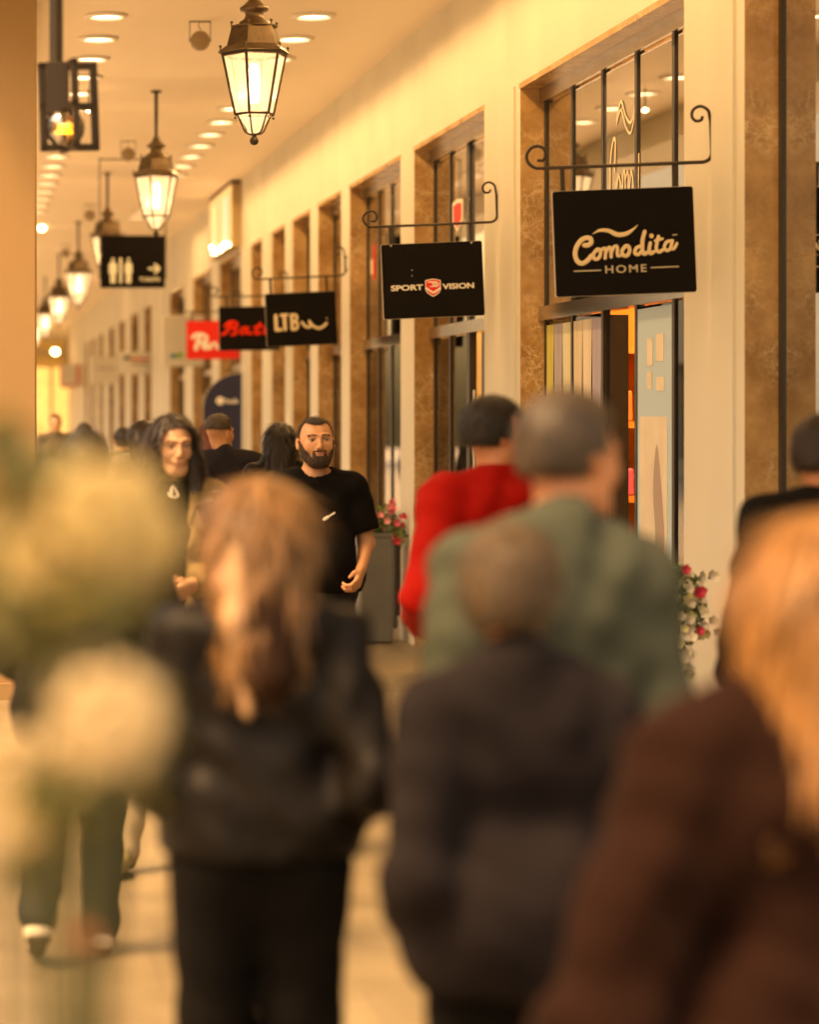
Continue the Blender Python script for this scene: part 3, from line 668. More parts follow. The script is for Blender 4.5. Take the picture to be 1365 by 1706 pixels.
# posters inside the glass of the near shopfront
n_ = 5; ysA = [11.28 + (14.6 - 11.28) * i / n_ for i in range(6)]
BLUE = mat('poster_blue', (.40, .56, .66), .6); PAPER = mat('poster_paper', (.68, .60, .50), .6, var=.08, vscale=5)
mb = MB(); mb.box(j - .008, j - .002, ysA[1] + .03, ysA[2] - .03, .2, 2.28); po = build('blue_poster', mb, BLUE, sfA)
mb = MB(); mb.box(j - .0105, j - .0082, ysA[1] + .1, ysA[2] - .08, .25, 1.72); build('poster_picture', mb, PAPER, po)
mb = MB()
P = crom([(.30, .2), (.28, .7), (.30, 1.1), (.26, 1.35), (.33, 1.58), (.42, 1.3), (.46, 1.05), (.40, .8), (.44, .2)], 4)
n = len(P); x_ = j - .0115; mb.add([(x_, ysA[2] - .06 - p[0], p[1]) for p in P], [tuple(range(n))]); build('poster_figure', mb, mat('poster_shade', (.38, .29, .25), .7), po)
mb = MB()
for a, b_, c, d_ in ((.16, .26, 1.98, 2.12), (.32, .45, 2.0, 2.14), (.32, .46, 1.85, 1.92), (.16, .24, 1.86, 1.95)): mb.box(j - .0105, j - .0082, ysA[2] - .05 - b_, ysA[2] - .05 - a, c, d_)
build('poster_print', mb, PAPER, po)
for i, cols in ((4, ((.62, .56, .18), (.42, .38, .42), (.64, .62, .46))), (3, ((.60, .52, .40), (.68, .6, .5), (.40, .36, .45)))):
    w_ = (ysA[i + 1] - ysA[i] - .06) / 3
    for k, c in enumerate(cols):
        mb = MB(); yy = ysA[i + 1] - .03 - w_ * (k + 1); P = [(0, .3), (w_, .3), (w_ * .9, 1.2), (w_, 2.27), (0, 2.27), (w_ * .15, 1.6)]
        vs_ = [(j - .006 + .001 * k, yy + a, b) for a, b in P]; mb.add(vs_, [tuple(range(6))]); build('window_graphic', mb, mat('cloth_%d%d' % (i, k), c, .8, var=.15, vscale=2, stretch=(1, 6, .5)), sfA)
# open door and lit shelves inside
mb = MB(); mb.box(j + .02, j + .12, ysA[3] - .06, ysA[3] - .02, .02, 2.28); build('door_leaf', mb, FRAME, sfA)
sh_ = empty('display_shelf', (WX + .75, 14.05, 0)); tag(sh_, 'warmly lit shelf of goods seen through the open shop door', 'shelf')
mb = MB(); mb.box(-.3, .9, .9, .95, 0, 2.6); [mb.box(-.3, .9, .45, .9, z, z + .04) for z in (.3, .75, 1.2, 1.65, 2.1)]; mb.box(-.34, -.3, .45, .95, 0, 2.6); build('shelves', mb, mat('orange_wood', (.55, .22, .07), .5), sh_)
for k in range(26):
    mb = MB(); x = random.uniform(-.25, .75); z = random.choice((.34, .79, 1.24, 1.69)); w_ = random.uniform(.06, .14); h_ = random.uniform(.08, .28); mb.box(x, x + w_, .5, .6 + .1 * random.random(), z, z + h_, .008)
    build('boxed_goods', mb, mat('goods_%d' % (k % 7), [(.6, .45, .3), (.7, .2, .1), (.65, .55, .4), (.3, .12, .05), (.7, .35, .2), (.5, .1, .2), (.7, .6, .5)][k % 7], .5), sh_)
lp = bpy.data.lights.new('shelf_fill_glow', 'AREA'); lp.energy = 22; lp.color = (1, .62, .38); lp.size = .6; lo = bpy.data.objects.new('shelf_fill_glow', lp); scene.collection.objects.link(lo); lo.location = (WX + 1.0, 13.7, 3.2);  # light added to brighten the shelf, hung under an unseen shade
mb = MB(); mb.lathe([(.2, 3.32), (.22, 3.30), (.22, 3.36), (.05, 3.42), (.01, 3.7)], 20, (WX + 1.0, 13.7, 0)); lo.parent = sd = build('unseen_shade', mb, METAL_D); tag(sd, 'unseen dark shade, added to carry the light over the shop shelf', 'lamp')
# dark door leaf and pull bar of the second shopfront
ysB = [15.6 + (18.03 - 15.6) * i / 4 for i in range(5)]
mb = MB(); mb.box(j - .02, j + .03, ysB[1] + .02, ysB[1] + .10, .02, 2.29); mb.box(j - .02, j + .03, ysB[2] - .12, ysB[2] - .02, .02, OPZ - .13); mb.box(j - .03, j + .03, ysB[0] + .02, ysB[0] + .12, .02, OPZ - .13); dl = build('door_leaf', mb, FRAME, sfB)
mb = MB(); mb.tube([(j - .06, ysB[1] + .14, .9), (j - .06, ysB[1] + .14, 1.9)], .012, 8); build('door_handle', mb, STEEL, dl)

# ------------------------------------------------------------------ planters and plants
def leafcloud(mb, pts, n, sz, col_slots=1):
    for k in range(n):
        c, rad = random.choice(pts); d = Vector((random.gauss(0, 1), random.gauss(0, 1), random.gauss(0, 1))).normalized() * random.random() ** .4
        p = Vector(c) + Vector((d.x * rad[0], d.y * rad[1], d.z * rad[2]))
        u = Vector((random.gauss(0, 1), random.gauss(0, 1), random.gauss(0, .8))).normalized() * sz * random.uniform(.6, 1.3); w = u.cross(Vector((random.gauss(0, 1), random.gauss(0, 1), random.gauss(0, 1)))).normalized() * u.length * .4
        nn = u.cross(w).normalized() * u.length * .15
        mb.cur = random.randrange(col_slots)
        mb.add([p - u, p - u * .2 + w + nn, p + u, p - u * .2 - w + nn], [(0, 1, 2), (0, 2, 3)])
    mb.cur = 0
def petunia(mb, p, r_, dr):
    dr = Vector(dr).normalized(); a = dr.orthogonal().normalized(); b = dr.cross(a); p = Vector(p); n = 15; vs_ = [p - dr * r_ * .7]; 
    for k in range(n): t = 2 * math.pi * k / n; vs_.append(p + (a * math.cos(t) + b * math.sin(t)) * r_ * .45)
    for k in range(n): t = 2 * math.pi * k / n; q_ = r_ * (1 + .16 * math.cos(5 * t)); vs_.append(p + (a * math.cos(t) + b * math.sin(t)) * q_ + dr * r_ * (.22 + .1 * math.sin(7 * t)))
    mb.add(vs_, [(0, 1 + k, 1 + (k + 1) % n) for k in range(n)] + [(1 + k, 1 + n + k, 1 + n + (k + 1) % n, 1 + (k + 1) % n) for k in range(n)])
LEAFS = [mat('leaf_dark', (.035, .08, .018), .5), mat('leaf_mid', (.09, .17, .035), .5), mat('leaf_light', (.17, .26, .05), .5)]
def planter(x0, x1, y0, y1, h, label, m_):
    t = empty('planter', ((x0 + x1) / 2, (y0 + y1) / 2, 0)); tag(t, label, 'planter', 'tall planters against the shop wall')
    w, d_ = (x1 - x0) / 2, (y1 - y0) / 2
    mb = MB(); mb.box(-w, w, -d_, d_, .004, h - .03, .012); mb.box(-w, w, -d_, -d_ + .03, h - .032, h); mb.box(-w, w, d_ - .03, d_, h - .032, h); mb.box(-w, -w + .03, -d_ + .03, d_ - .03, h - .032, h); mb.box(w - .03, w, -d_ + .03, d_ - .03, h - .032, h)
    build('pot', mb, m_, t)
    mb = MB(); mb.box(-w + .031, w - .031, -d_ + .031, d_ - .031, h - .03, h - .014); build('soil', mb, mat('soil', (.05, .03, .02), .9), t)
    return t
def plant(loc, clouds, n, sz, flowers, label, fcols, fr, name='petunia_plant', stems=(0, 0, -.1)):
    t = empty(name, loc); tag(t, label, 'plant')
    mb = MB(); leafcloud(mb, clouds, n, sz, 3); build('foliage', mb, LEAFS, t)
    mb = MB()
    for k in range(26):
        c, rad = random.choice(clouds); p = Vector(c) + Vector([random.uniform(-1, 1) * r_ * .7 for r_ in rad]); mb.tube([stems, tuple((Vector(stems) + p) / 2 + Vector((0, 0, .05))), tuple(p)], .003, 5)
    build('stem', mb, LEAFS[1], t)
    for (p, dr, ci) in flowers:
        mb = MB(); petunia(mb, p, fr * random.uniform(.8, 1.15), dr); build('flower', mb, fcols[ci], t, True)
    return t
GREYP = mat('planter_grey', (.14, .145, .14), .55, var=.12, vscale=5)
s1 = 219.8
planter(PX(600, s1), PX(655, s1), DS(s1), DS(s1) + .32, .837, 'tall grey rectangular planter right of the bearded man', GREYP)
PINK = [mat('petal_pink', (.80, .14, .22), .5, sss=0), mat('petal_light', (.85, .32, .33), .5), mat('petal_red', (.62, .03, .07), .5)]
fl = []
for (x, y, c) in ((622, 868, 1), (628, 862, 0), (634, 870, 1), (641, 860, 0), (646, 868, 1), (652, 862, 1), (655, 852, 0), (659, 848, 0), (662, 871, 0), (668, 862, 0), (645, 880, 1), (672, 875, 2), (674, 860, 2), (662, 902, 2), (668, 898, 0), (659, 893, 2), (650, 845, 1), (658, 838, 0), (620, 878, 0), (636, 858, 1)):
    fl.append(((PX(x, s1) - PX(632, s1), random.uniform(-.16, 0), PZ(y, s1) - .84), (random.gauss(0, .5), -1, random.gauss(.3, .4)), c))
plant((PX(632, s1), DS(s1) + .16, .84), [((0, 0, .04), (.17, .15, .09)), ((.08, -.02, .10), (.12, .12, .12)), ((.17, -.08, -.02), (.05, .08, .10)), ((-.12, 0, .08), (.07, .1, .12))], 620, .022, fl, 'pink and red petunias in the grey planter beside the bearded man', PINK, .027)
s2 = 206; planter(PX(656, s2), PX(690, s2), DS(s2), DS(s2) + .3, .70, 'small dark planter half hidden behind the tall grey one', mat('planter_dark', (.04, .035, .03), .6))
plant((PX(672, s2), DS(s2) + .15, .70), [((0, 0, .06), (.1, .12, .1))], 160, .022, [((random.uniform(-.1, .1), -.12, random.uniform(0, .16)), (0, -1, .3), k % 3) for k in range(7)], 'red petunias in the small dark planter behind the grey one', PINK, .026)
s3 = 392; planter(PX(1020, s3), PX(1142, s3), DS(s3), DS(s3) + .32, .84, 'tall grey planter hidden behind the man in the green jacket', GREYP)
WH = [mat('petal_white', (.72, .66, .52), .5), mat('petal_cream', (.66, .62, .34), .5), PINK[2]]
fl = []
for k in range(85):
    x = random.gauss(1150, 17); y = random.uniform(955, 1060)
    if k > 55: x = random.gauss(1140, 7); y = random.uniform(1050, 1135)
    fl.append(((PX(x, s3) - PX(1090, s3), random.uniform(-.22, -.08), PZ(y, s3) - .84), (random.gauss(0, .5), -1, random.gauss(0, .4)), 0 if k % 3 else 1))
for x, y in ((1157, 985), (1160, 983), (1134, 947), (1158, 1048)): fl.append(((PX(x, s3) - PX(1090, s3), -.24, PZ(y, s3) - .84), (0, -1, .2), 2))
o_ = lambda x, y: (PX(x, s3) - PX(1090, s3), -.1, PZ(y, s3) - .84)
plant((PX(1090, s3), DS(s3) + .16, .84), [((0, 0, .05), (.2, .15, .1)), (o_(1140, 990), (.09, .1, .13)), (o_(1160, 1010), (.06, .08, .13)), (o_(1138, 1045), (.04, .08, .10)), (o_(1140, 1100), (.022, .05, .09)), (o_(1120, 970), (.06, .08, .09))], 1700, .020, fl, 'trailing white flowers with a few red ones beside the green jacket', WH, .021)

# foreground flowers, far out of focus, standing in a tall pot just in front of the camera
fp = empty('flower_pot', (.09, 2.1, 0)); tag(fp, 'out of focus flower pot at the lower left, close to the camera', 'flower pot')
mb = MB(); mb.lathe([(.13, .0), (.15, .02), (.19, .62), (.205, .64), (.205, .68), (.185, .68), (.18, .64)], 28); build('pot', mb, GREYP, fp, True)
fg = empty('peony_bush', (.09, 2.1, .68)); tag(fg, 'large pale yellow blooms blurred across the lower left corner', 'flowers')
def bloom(mb, c, r_):
    for ring, (n, tilt, rr) in enumerate(((5, .15, .55), (7, .5, .8), (9, .95, 1.0))):
        for k in range(n):
            a = 2 * math.pi * (k + .5 * ring) / n + random.gauss(0, .1)
            out = Vector((math.cos(a), math.sin(a), 0)); vs_ = []; 
            for i in range(5):
                t = i / 4; ang = tilt * t * 1.4; p = out * (math.sin(ang) * r_ * rr * .9 + r_ * .25 * t) + Vector((0, 0, 1)) * (math.cos(ang) * t * r_ * 1.1 - r_ * .4)
                wd = Vector((-math.sin(a), math.cos(a), 0)) * r_ * .55 * math.sin(math.pi * (.15 + .8 * t)); vs_ += [Vector(c) + p - wd, Vector(c) + p + out * r_ * .12 * (1 - t), Vector(c) + p + wd]
            fs_ = []
            for i in range(4): fs_ += [(3 * i, 3 * i + 1, 3 * i + 4, 3 * i + 3), (3 * i + 1, 3 * i + 2, 3 * i + 5, 3 * i + 4)]
            cc = Vector(c); vs_ = [cc + Vector(((v - cc).x, -(v - cc).z * .8, (v - cc).y)) for v in vs_]
            mb.add(vs_, fs_)
YEL = mat('petal_yellow', (.42, .315, .145), .55); YEL2 = mat('petal_pale', (.45, .34, .20), .55); SAL = mat('petal_salmon', (.80, .22, .14), .55)
def fgp(x, y, s): s *= .64; return (PX(x, s) - .09, DS(s) - 2.1, PZ(y, s) - .68)
mbS = MB()
for (x, y, s, r_, m_) in ((110, 870, 3000, .036, YEL), (225, 905, 2900, .034, YEL), (165, 850, 3100, .032, YEL), (185, 1200, 3100, .036, YEL2), (150, 1150, 2900, .03, YEL2), (205, 1260, 2900, .026, YEL), (20, 1290, 2700, .034, YEL2), (50, 1370, 2900, .022, YEL2), (135, 1565, 2600, .012, SAL), (60, 960, 2800, .022, YEL), (70, 920, 3000, .028, YEL), (165, 940, 3000, .026, YEL), (215, 830, 3000, .024, YEL), (130, 1250, 3000, .024, YEL2), (225, 1180, 3000, .024, YEL2)):
    mb = MB(); c = fgp(x, y, s); bloom(mb, c, r_ * 1.18); mb.sphere((c[0], c[1] + .004, c[2]), r_ * .75, 10, 6); build('bloom', mb, m_, fg, True)
    mbS.tube([c, (c[0] * .6, c[1] * .5, c[2] - .25), (0, 0, -.04)], .003, 6)
mbS.tube([fgp(-2, 1440, 2800), fgp(-2, 1800, 2800)], .005, 8)
build('stem', mbS, mat('fg_stem', (.035, .04, .01), .6), fg)
mb = MB(); leafcloud(mb, [(fgp(5, 930, 2700), (.018, .05, .09)), (fgp(150, 1010, 3000), (.05, .05, .02)), (fgp(60, 1040, 2900), (.045, .05, .035)), (fgp(10, 740, 2700), (.015, .05, .03)), (fgp(60, 790, 3000), (.04, .05, .02)), (fgp(95, 1330, 3000), (.035, .05, .03)), (fgp(250, 1230, 3000), (.012, .05, .06)), (fgp(60, 1440, 2800), (.03, .04, .02))], 1100, .017, 3)
build('foliage', mb, [mat('fg_leaf_a', (.035, .038, .008), .5), mat('fg_leaf_b', (.09, .085, .016), .5), mat('fg_leaf_c', (.17, .14, .035), .5)], fg)
# ------------------------------------------------------------------ people: distance fields polygonised with surface nets
def nets(xs, ys, zs, F):
    S = F < 0; nx, ny, nz = F.shape; cn = (nx - 1, ny - 1, nz - 1)
    acc = np.zeros((cn[0] * cn[1] * cn[2], 3)); cnt = np.zeros(len(acc)); G = (xs, ys, zs); E = []
    for ax in range(3):
        sl0 = [slice(None)] * 3; sl1 = [slice(None)] * 3; sl0[ax] = slice(0, -1); sl1[ax] = slice(1, None)
        A, B = F[tuple(sl0)], F[tuple(sl1)]; idx = np.argwhere((A < 0) != (B < 0)); a = A[tuple(idx.T)]; b = B[tuple(idx.T)]; t = a / (a - b)
        P = np.stack([G[d][idx[:, d]] for d in range(3)], 1).astype(float); g = G[ax]; P[:, ax] += t * (g[idx[:, ax] + 1] - g[idx[:, ax]])
        o1, o2 = [d for d in range(3) if d != ax]; cells = []
        for da, db in ((-1, -1), (0, -1), (0, 0), (-1, 0)):
            c = idx.copy(); c[:, o1] += da; c[:, o2] += db
            ok = np.all(c >= 0, 1) & np.all(c < np.array(cn), 1); fi = (c[:, 0] * cn[1] + c[:, 1]) * cn[2] + c[:, 2]
            np.add.at(acc, fi[ok], P[ok]); np.add.at(cnt, fi[ok], 1); cells.append(np.where(ok, fi, -1))
        E.append((np.stack(cells, 1), a < 0, ax))
    used = np.nonzero(cnt)[0]; remap = np.full(len(acc), -1); remap[used] = np.arange(len(used)); V = acc[used] / cnt[used][:, None]; Q = []
    for c, ins, ax in E:
        ok = np.all(c >= 0, 1); c = remap[c[ok]]; f = ins[ok]
        if ax == 1: f = ~f
        Q.append(np.where(f[:, None], c, c[:, ::-1]))
    return V, np.concatenate(Q)
def axis(lo, hi, h, dense=()):
    v = lo; out = [lo]
    while v < hi:
        step = h
        for a, b, s_ in dense:
            if a - h * .6 <= v <= b: step = min(step, s_)
        v += step; out.append(v)
    return np.array(out)
class Field:
    def __init__(s, xs, ys, zs): s.x, s.y, s.z = xs, ys, zs; s.F = np.full((len(xs), len(ys), len(zs)), 1., dtype=np.float32)
    def put(s, lo, hi, fn, k=.01, op='u', m=None):
        m = (k + .03) if m is None else m
        sl = tuple(slice(max(0, np.searchsorted(g, l - m)), np.searchsorted(g, h_ + m)) for g, l, h_ in ((s.x, lo[0], hi[0]), (s.y, lo[1], hi[1]), (s.z, lo[2], hi[2])))
        X = s.x[sl[0]][:, None, None]; Y = s.y[sl[1]][None, :, None]; Z = s.z[sl[2]][None, None, :]
        if 0 in (X.size, Y.size, Z.size): return
        d = fn(X, Y, Z).astype(np.float32); A = s.F[sl]
        if op == 'u': h = np.clip(.5 + .5 * (A - d) / k, 0, 1); s.F[sl] = A * (1 - h) + d * h - k * h * (1 - h)
        elif op == 's': d = -d; h = np.clip(.5 - .5 * (A - d) / k, 0, 1); s.F[sl] = A * (1 - h) + d * h + k * h * (1 - h)
        elif op == 'i': s.F[sl] = np.maximum(A, d)
    def cone(s, a, b, r1, r2, k=.02, fy=1., op='u', yc=None):   # fy flattens in y around yc
        a = np.array(a, float); b = np.array(b, float); yc = a[1] if yc is None else yc; R_ = max(r1, r2)
        lo = np.minimum(a, b) - R_; hi = np.maximum(a, b) + R_
        def fn(X, Y, Z):
            Y2 = (Y - yc) / fy + yc; ba = b - a; l2 = max(1e-12, ba @ ba)
            h = np.clip(((X - a[0]) * ba[0] + (Y2 - a[1]) * ba[1] + (Z - a[2]) * ba[2]) / l2, 0, 1)
            d = np.sqrt((X - a[0] - h * ba[0]) ** 2 + (Y2 - a[1] - h * ba[1]) ** 2 + (Z - a[2] - h * ba[2]) ** 2) - (r1 + (r2 - r1) * h)
            return d * min(1, fy) if fy != 1 else d
        s.put(lo, hi, fn, k, op)
    def ell(s, c, r, M=None, k=.01, op='u'):
        c = np.array(c, float); r = np.array(r, float); R_ = r.max(); M = np.eye(3) if M is None else M
        def fn(X, Y, Z):
            x, y, z = X - c[0], Y - c[1], Z - c[2]
            q_ = [M[0, i] * x + M[1, i] * y + M[2, i] * z for i in range(3)]
            k0 = np.sqrt(sum((q_[i] / r[i]) ** 2 for i in range(3))) + 1e-9; k1 = np.sqrt(sum((q_[i] / r[i] ** 2) ** 2 for i in range(3))) + 1e-9
            return k0 * (k0 - 1) / k1
        s.put(c - R_, c + R_, fn, k, op)
    def cut(s, fn): s.F = np.maximum(s.F, fn(s.x[:, None, None], s.y[None, :, None], s.z[None, None, :]).astype(np.float32))
    def mesh(s, name, mats, parent=None, mfn=None, fold=None):
        if fold is not None: s.F = s.F + fold(s.x[:, None, None], s.y[None, :, None], s.z[None, None, :]).astype(np.float32)
        V, Q = nets(s.x, s.y, s.z, s.F); me = bpy.data.meshes.new(name)
        me.from_pydata(V.tolist(), [], Q.tolist())
        if not isinstance(mats, (list, tuple)): mats = [mats]
        for m in mats: me.materials.append(m)
        if mfn is not None: me.polygons.foreach_set('material_index', mfn(V[Q].mean(1)).astype(np.int32))
        me.shade_smooth(); me.update()
        o = bpy.data.objects.new(name, me); scene.collection.objects.link(o)
        if parent: o.parent = parent
        return o

def rot(yaw, pitch, roll=0):
    return np.array((Matrix.Rotation(R(yaw), 3, 'Z') @ Matrix.Rotation(R(pitch), 3, 'X') @ Matrix.Rotation(R(roll), 3, 'Y')))
def skin_mat(name, c, var=.06):
    return mat(name, c, .48, var=var, vscale=26, bump=.12, bscale=130, sss=.12)
SK1 = skin_mat('skin_warm', (.50, .235, .13)); SK2 = skin_mat('skin_light', (.47, .25, .155)); SK3 = skin_mat('skin_ruddy', (.42, .155, .075))
LIP = mat('lips', (.34, .125, .08), .45); BROW = mat('brow_hair', (.030, .018, .012), .8); EYEW = mat('eye_white', (.34, .25, .19), .35); IRIS = mat('eye_iris', (.018, .010, .006), .2); NAIL = mat('eye_socket', (.30, .13, .08), .6)

class Pose:
    def __init__(s, **kw):
        s.k = 1.; s.w = 1.; s.fem = 0; s.yaw = 0; s.pitch = 0; s.roll = 0; s.hx = 0; s.hy = 0
        s.ar = {}; s.hs = 1.; s.nk = 0.; s.__dict__.update(kw)
        k, w = s.k, s.w; s.arms = {}
        for sx in (-1, 1):
            a = s.ar.get(sx, {}); e = a.get('e', (.245, .03, 1.14)); h = a.get('h', (.25, -.05, .90)); d = a.get('d', (0, -.15, -1)); cl = a.get('curl', 35)
            sh = a.get('s', (.175, .01, 1.425))
            f = lambda p: np.array((p[0] * sx * k * (w if w > 1 else 1), p[1] * k, p[2] * k))
            s.arms[sx] = (f(sh), f(e), f(h), np.array((d[0] * sx, d[1], d[2])) / np.linalg.norm(d), cl, a.get('n', (-1, 0, 0)), a.get('t', (0, -1, 0)))
        s.legs = {}
        for sx in (-1, 1):
            l = s.__dict__.get('lg', {}).get(sx, {}); kn = l.get('k', (.10, -.02, .50)); an = l.get('a', (.105, .03, .085)); to = l.get('t', (.01, -.155, -.05))
            s.legs[sx] = (np.array((.09 * sx, .0, .92)) * k, np.array((kn[0] * sx, kn[1], kn[2])) * k, np.array((an[0] * sx, an[1], an[2])) * k, np.array((to[0] * sx, to[1], to[2])) * k)
        s.C = np.array((s.hx, -.012 + s.hy, 1.637)) * k; s.M = rot(s.yaw, s.pitch, s.roll)
    def H(s, p): return s.C + s.M @ (np.array(p, float) * s.k * np.array((s.hs, 1, 1)))
def torso(F, S, g=0., top=True, hem=None, hemr=.13, belly=0., hipg=0.):
    k, w = S.k, S.w; f = S.fem
    F.cone((-.085 * w * k, .012 * k, 1.405 * k), (.085 * w * k, .012 * k, 1.405 * k), .066 * k + g, .066 * k + g, .05)
    F.cone((-.07 * w * k, .0, 1.28 * k), (.07 * w * k, .0, 1.28 * k), (.092 - .006 * f) * k + g, (.092 - .006 * f) * k + g, .08, fy=.98)
    F.cone((-.055 * w * k, -.005 * k - belly, 1.09 * k), (.055 * w * k, -.005 * k - belly, 1.09 * k), (.092 - .014 * f) * k + g + belly, (.092 - .014 * f) * k + g + belly, .10, fy=.95)
    F.cone((-.07 * w * k, .01 * k, .955 * k), (.07 * w * k, .01 * k, .955 * k), (.098 + .008 * f) * k + g + hipg, (.098 + .008 * f) * k + g + hipg, .10, fy=.98)
    for sx in (-1, 1):
        sh = S.arms[sx][0]; F.cone((0.02 * sx * k, .015 * k, 1.475 * k), sh + np.array((0, 0, .008 * k)), .05 * k + g * .8, .045 * k + g, .04)
        if f: F.ell((.065 * sx * k, -.082 * k - g, 1.27 * k), (.055 * k, .05 * k, .055 * k), None, .03)
    if hem:
        F.cone((-.075 * w * k, .01 * k, hem + hemr * .8), (.075 * w * k, .01 * k, hem + hemr * .8), hemr * k + g, hemr * k + g, .10, fy=.95)
def arms(F, S, g=0., upto=1., which=(-1, 1), cuffr=None):
    k = S.k
    for sx in which:
        a, e, h = S.arms[sx][:3]; 
        F.cone(a, e, .050 * k + g, .040 * k + g, .035)
        if upto >= 1: F.cone(e, h, .041 * k + g, (.026 * k + g) if cuffr is None else cuffr, .025)
def hand(F, S, sx, k_=1.):
    a, e, w_, d, cl, n, t = S.arms[sx]; k = S.k * k_
    n = np.array((n[0] * sx, n[1], n[2]), float); n -= d * (n @ d); n /= np.linalg.norm(n); t = np.array((t[0] * sx, t[1], t[2]), float); t -= d * (t @ d) + n * (t @ n); t /= np.linalg.norm(t)
    for o, L_ in ((.028, .082), (.010, .086), (-.009, .082), (-.026, .074)):
        F.cone(w_ + t * o * .5 * k, w_ + (d * L_ + t * o) * k, .017 * k, .0125 * k, .012)
        p = w_ + (d * L_ + t * o) * k; ang = cl * .55
        for ln, r1, r2 in ((.042, .0098, .009), (.026, .009, .0082), (.020, .0082, .0068)):
            ln *= 1.08 if o == .010 else (.82 if o < -.02 else 1); v = d * math.cos(R(ang)) + n * math.sin(R(ang)); q_ = p + v * ln * k; F.cone(p, q_, r1 * k, r2 * k, .004); p = q_; ang += cl
    p = w_ + (d * .022 + t * .018) * k; q_ = p + (d * .030 + t * .022 + n * .016) * k; F.cone(p, q_, .015 * k, .0115 * k, .012); F.cone(q_, q_ + (d * .032 + n * .016 + t * .004) * k, .011 * k, .008 * k, .005)
def legs(F, S, g=0., to=1., ankr=None, kneer=None):
    k = S.k
    for sx in (-1, 1):
        h, kn, an, t = S.legs[sx]
        F.cone(h, kn, .083 * k + g, (.054 * k + g) if kneer is None else kneer, .05); F.cone(kn, an, (.054 * k + g) if kneer is None else kneer, (.037 * k + g) if ankr is None else ankr, .03)
def head(F, S, g=0., face=True, jaw=True, neck=True, k2=.015):
    k = S.k; M = S.M; H = S.H
    F.ell(H((0, .018, .032)), np.array((.074 * S.hs, .094, .087)) * k + g, M, k2)
    if S.fem: jw, jd = .050, .058
    else: jw, jd = .059, .064
    if jaw:
        F.ell(H((0, -.022, -.014)), np.array(((jw + .007 - .006 * S.fem) * S.hs, .072, .086 - .004 * S.fem)) * k + g, M, .03); cw, cz, cr = (.006, -.090, .015) if S.fem else (.018, -.094, .019); F.cone(H((-cw, -.064, cz)), H((cw, -.064, cz)), cr * k + g, cr * k + g, .035)
        for sx in (-1, 1): F.cone(H((.045 * sx * (jw / .059 if not S.fem else .84), -.005, -.06)), H((.02 * sx, -.06, -.09)), .018 * k + g, .018 * k + g, .03)
    if neck: F.cone(np.array((0, .02, 1.44)) * k, H((0, .022, -.05)), (.054 + S.nk if not S.fem else .044) * k + g, (.053 if not S.fem else .043) * k + g, .03)
    if face:
        for sx in (-1, 1):
            F.ell(H(((.036 - .006 * S.fem) * sx, -.066, -.022)), np.array((.022, .013, .020)) * k, M, .03)       # cheek
            F.ell(H((.031 * sx, -.094, .010)), np.array((.017, .014, .011)) * k, M, .012, 's')   # socket
            F.cone(H((.012 * sx, -.088, .029)), H((.046 * sx, -.078, .031)), .009 * k, .007 * k, .010)
            F.ell(H((.031 * sx, -.0765, .009)), np.array((.0135, .0125, .0115)) * k, M, .003)
            F.ell(H((.078 * sx, .012, -.004)), np.array((.010, .020, .031)) * k, M @ rot(-14 * sx, 0), .006); F.ell(H((.086 * sx, .006, -.002)), np.array((.004, .009, .016)) * k, M @ rot(-14 * sx, 0), .004, 's')
            F.ell(H((.010 * sx, -.100, -.030)), np.array((.0075, .009, .0065)) * k, M, .005)
        nz = .005 if S.fem else 0.; F.cone(H((0, -.089, .016)), H((0, -.110 + nz, -.022 + nz)), .0072 * k, .0105 * k, .012); F.ell(H((0, -.107 + nz, -.026 + nz)), np.array((.0105 - nz * .3, .0105, .0085)) * k, M, .008)
        F.ell(H((0, -.088, -.049)), np.array((.026, .013, .016)) * k, M, .012)
        F.cone(H((-.014, -.0965, -.0525)), H((.014, -.0965, -.0525)), .0050 * k, .0050 * k, .004); F.cone(H((-.011, -.0960, -.0635)), H((.011, -.0960, -.0635)), .0062 * k, .0062 * k, .004)
        F.cone(H((-.019, -.097, -.0592)), H((0, -.099, -.0572)), .0016 * k, .0016 * k, .002, op='s'); F.cone(H((.019, -.097, -.0592)), H((0, -.099, -.0572)), .0016 * k, .0016 * k, .002, op='s')
        F.ell(H((0, -.100, -.077)), np.array((.014, .005, .004)) * k, M, .008, 's')
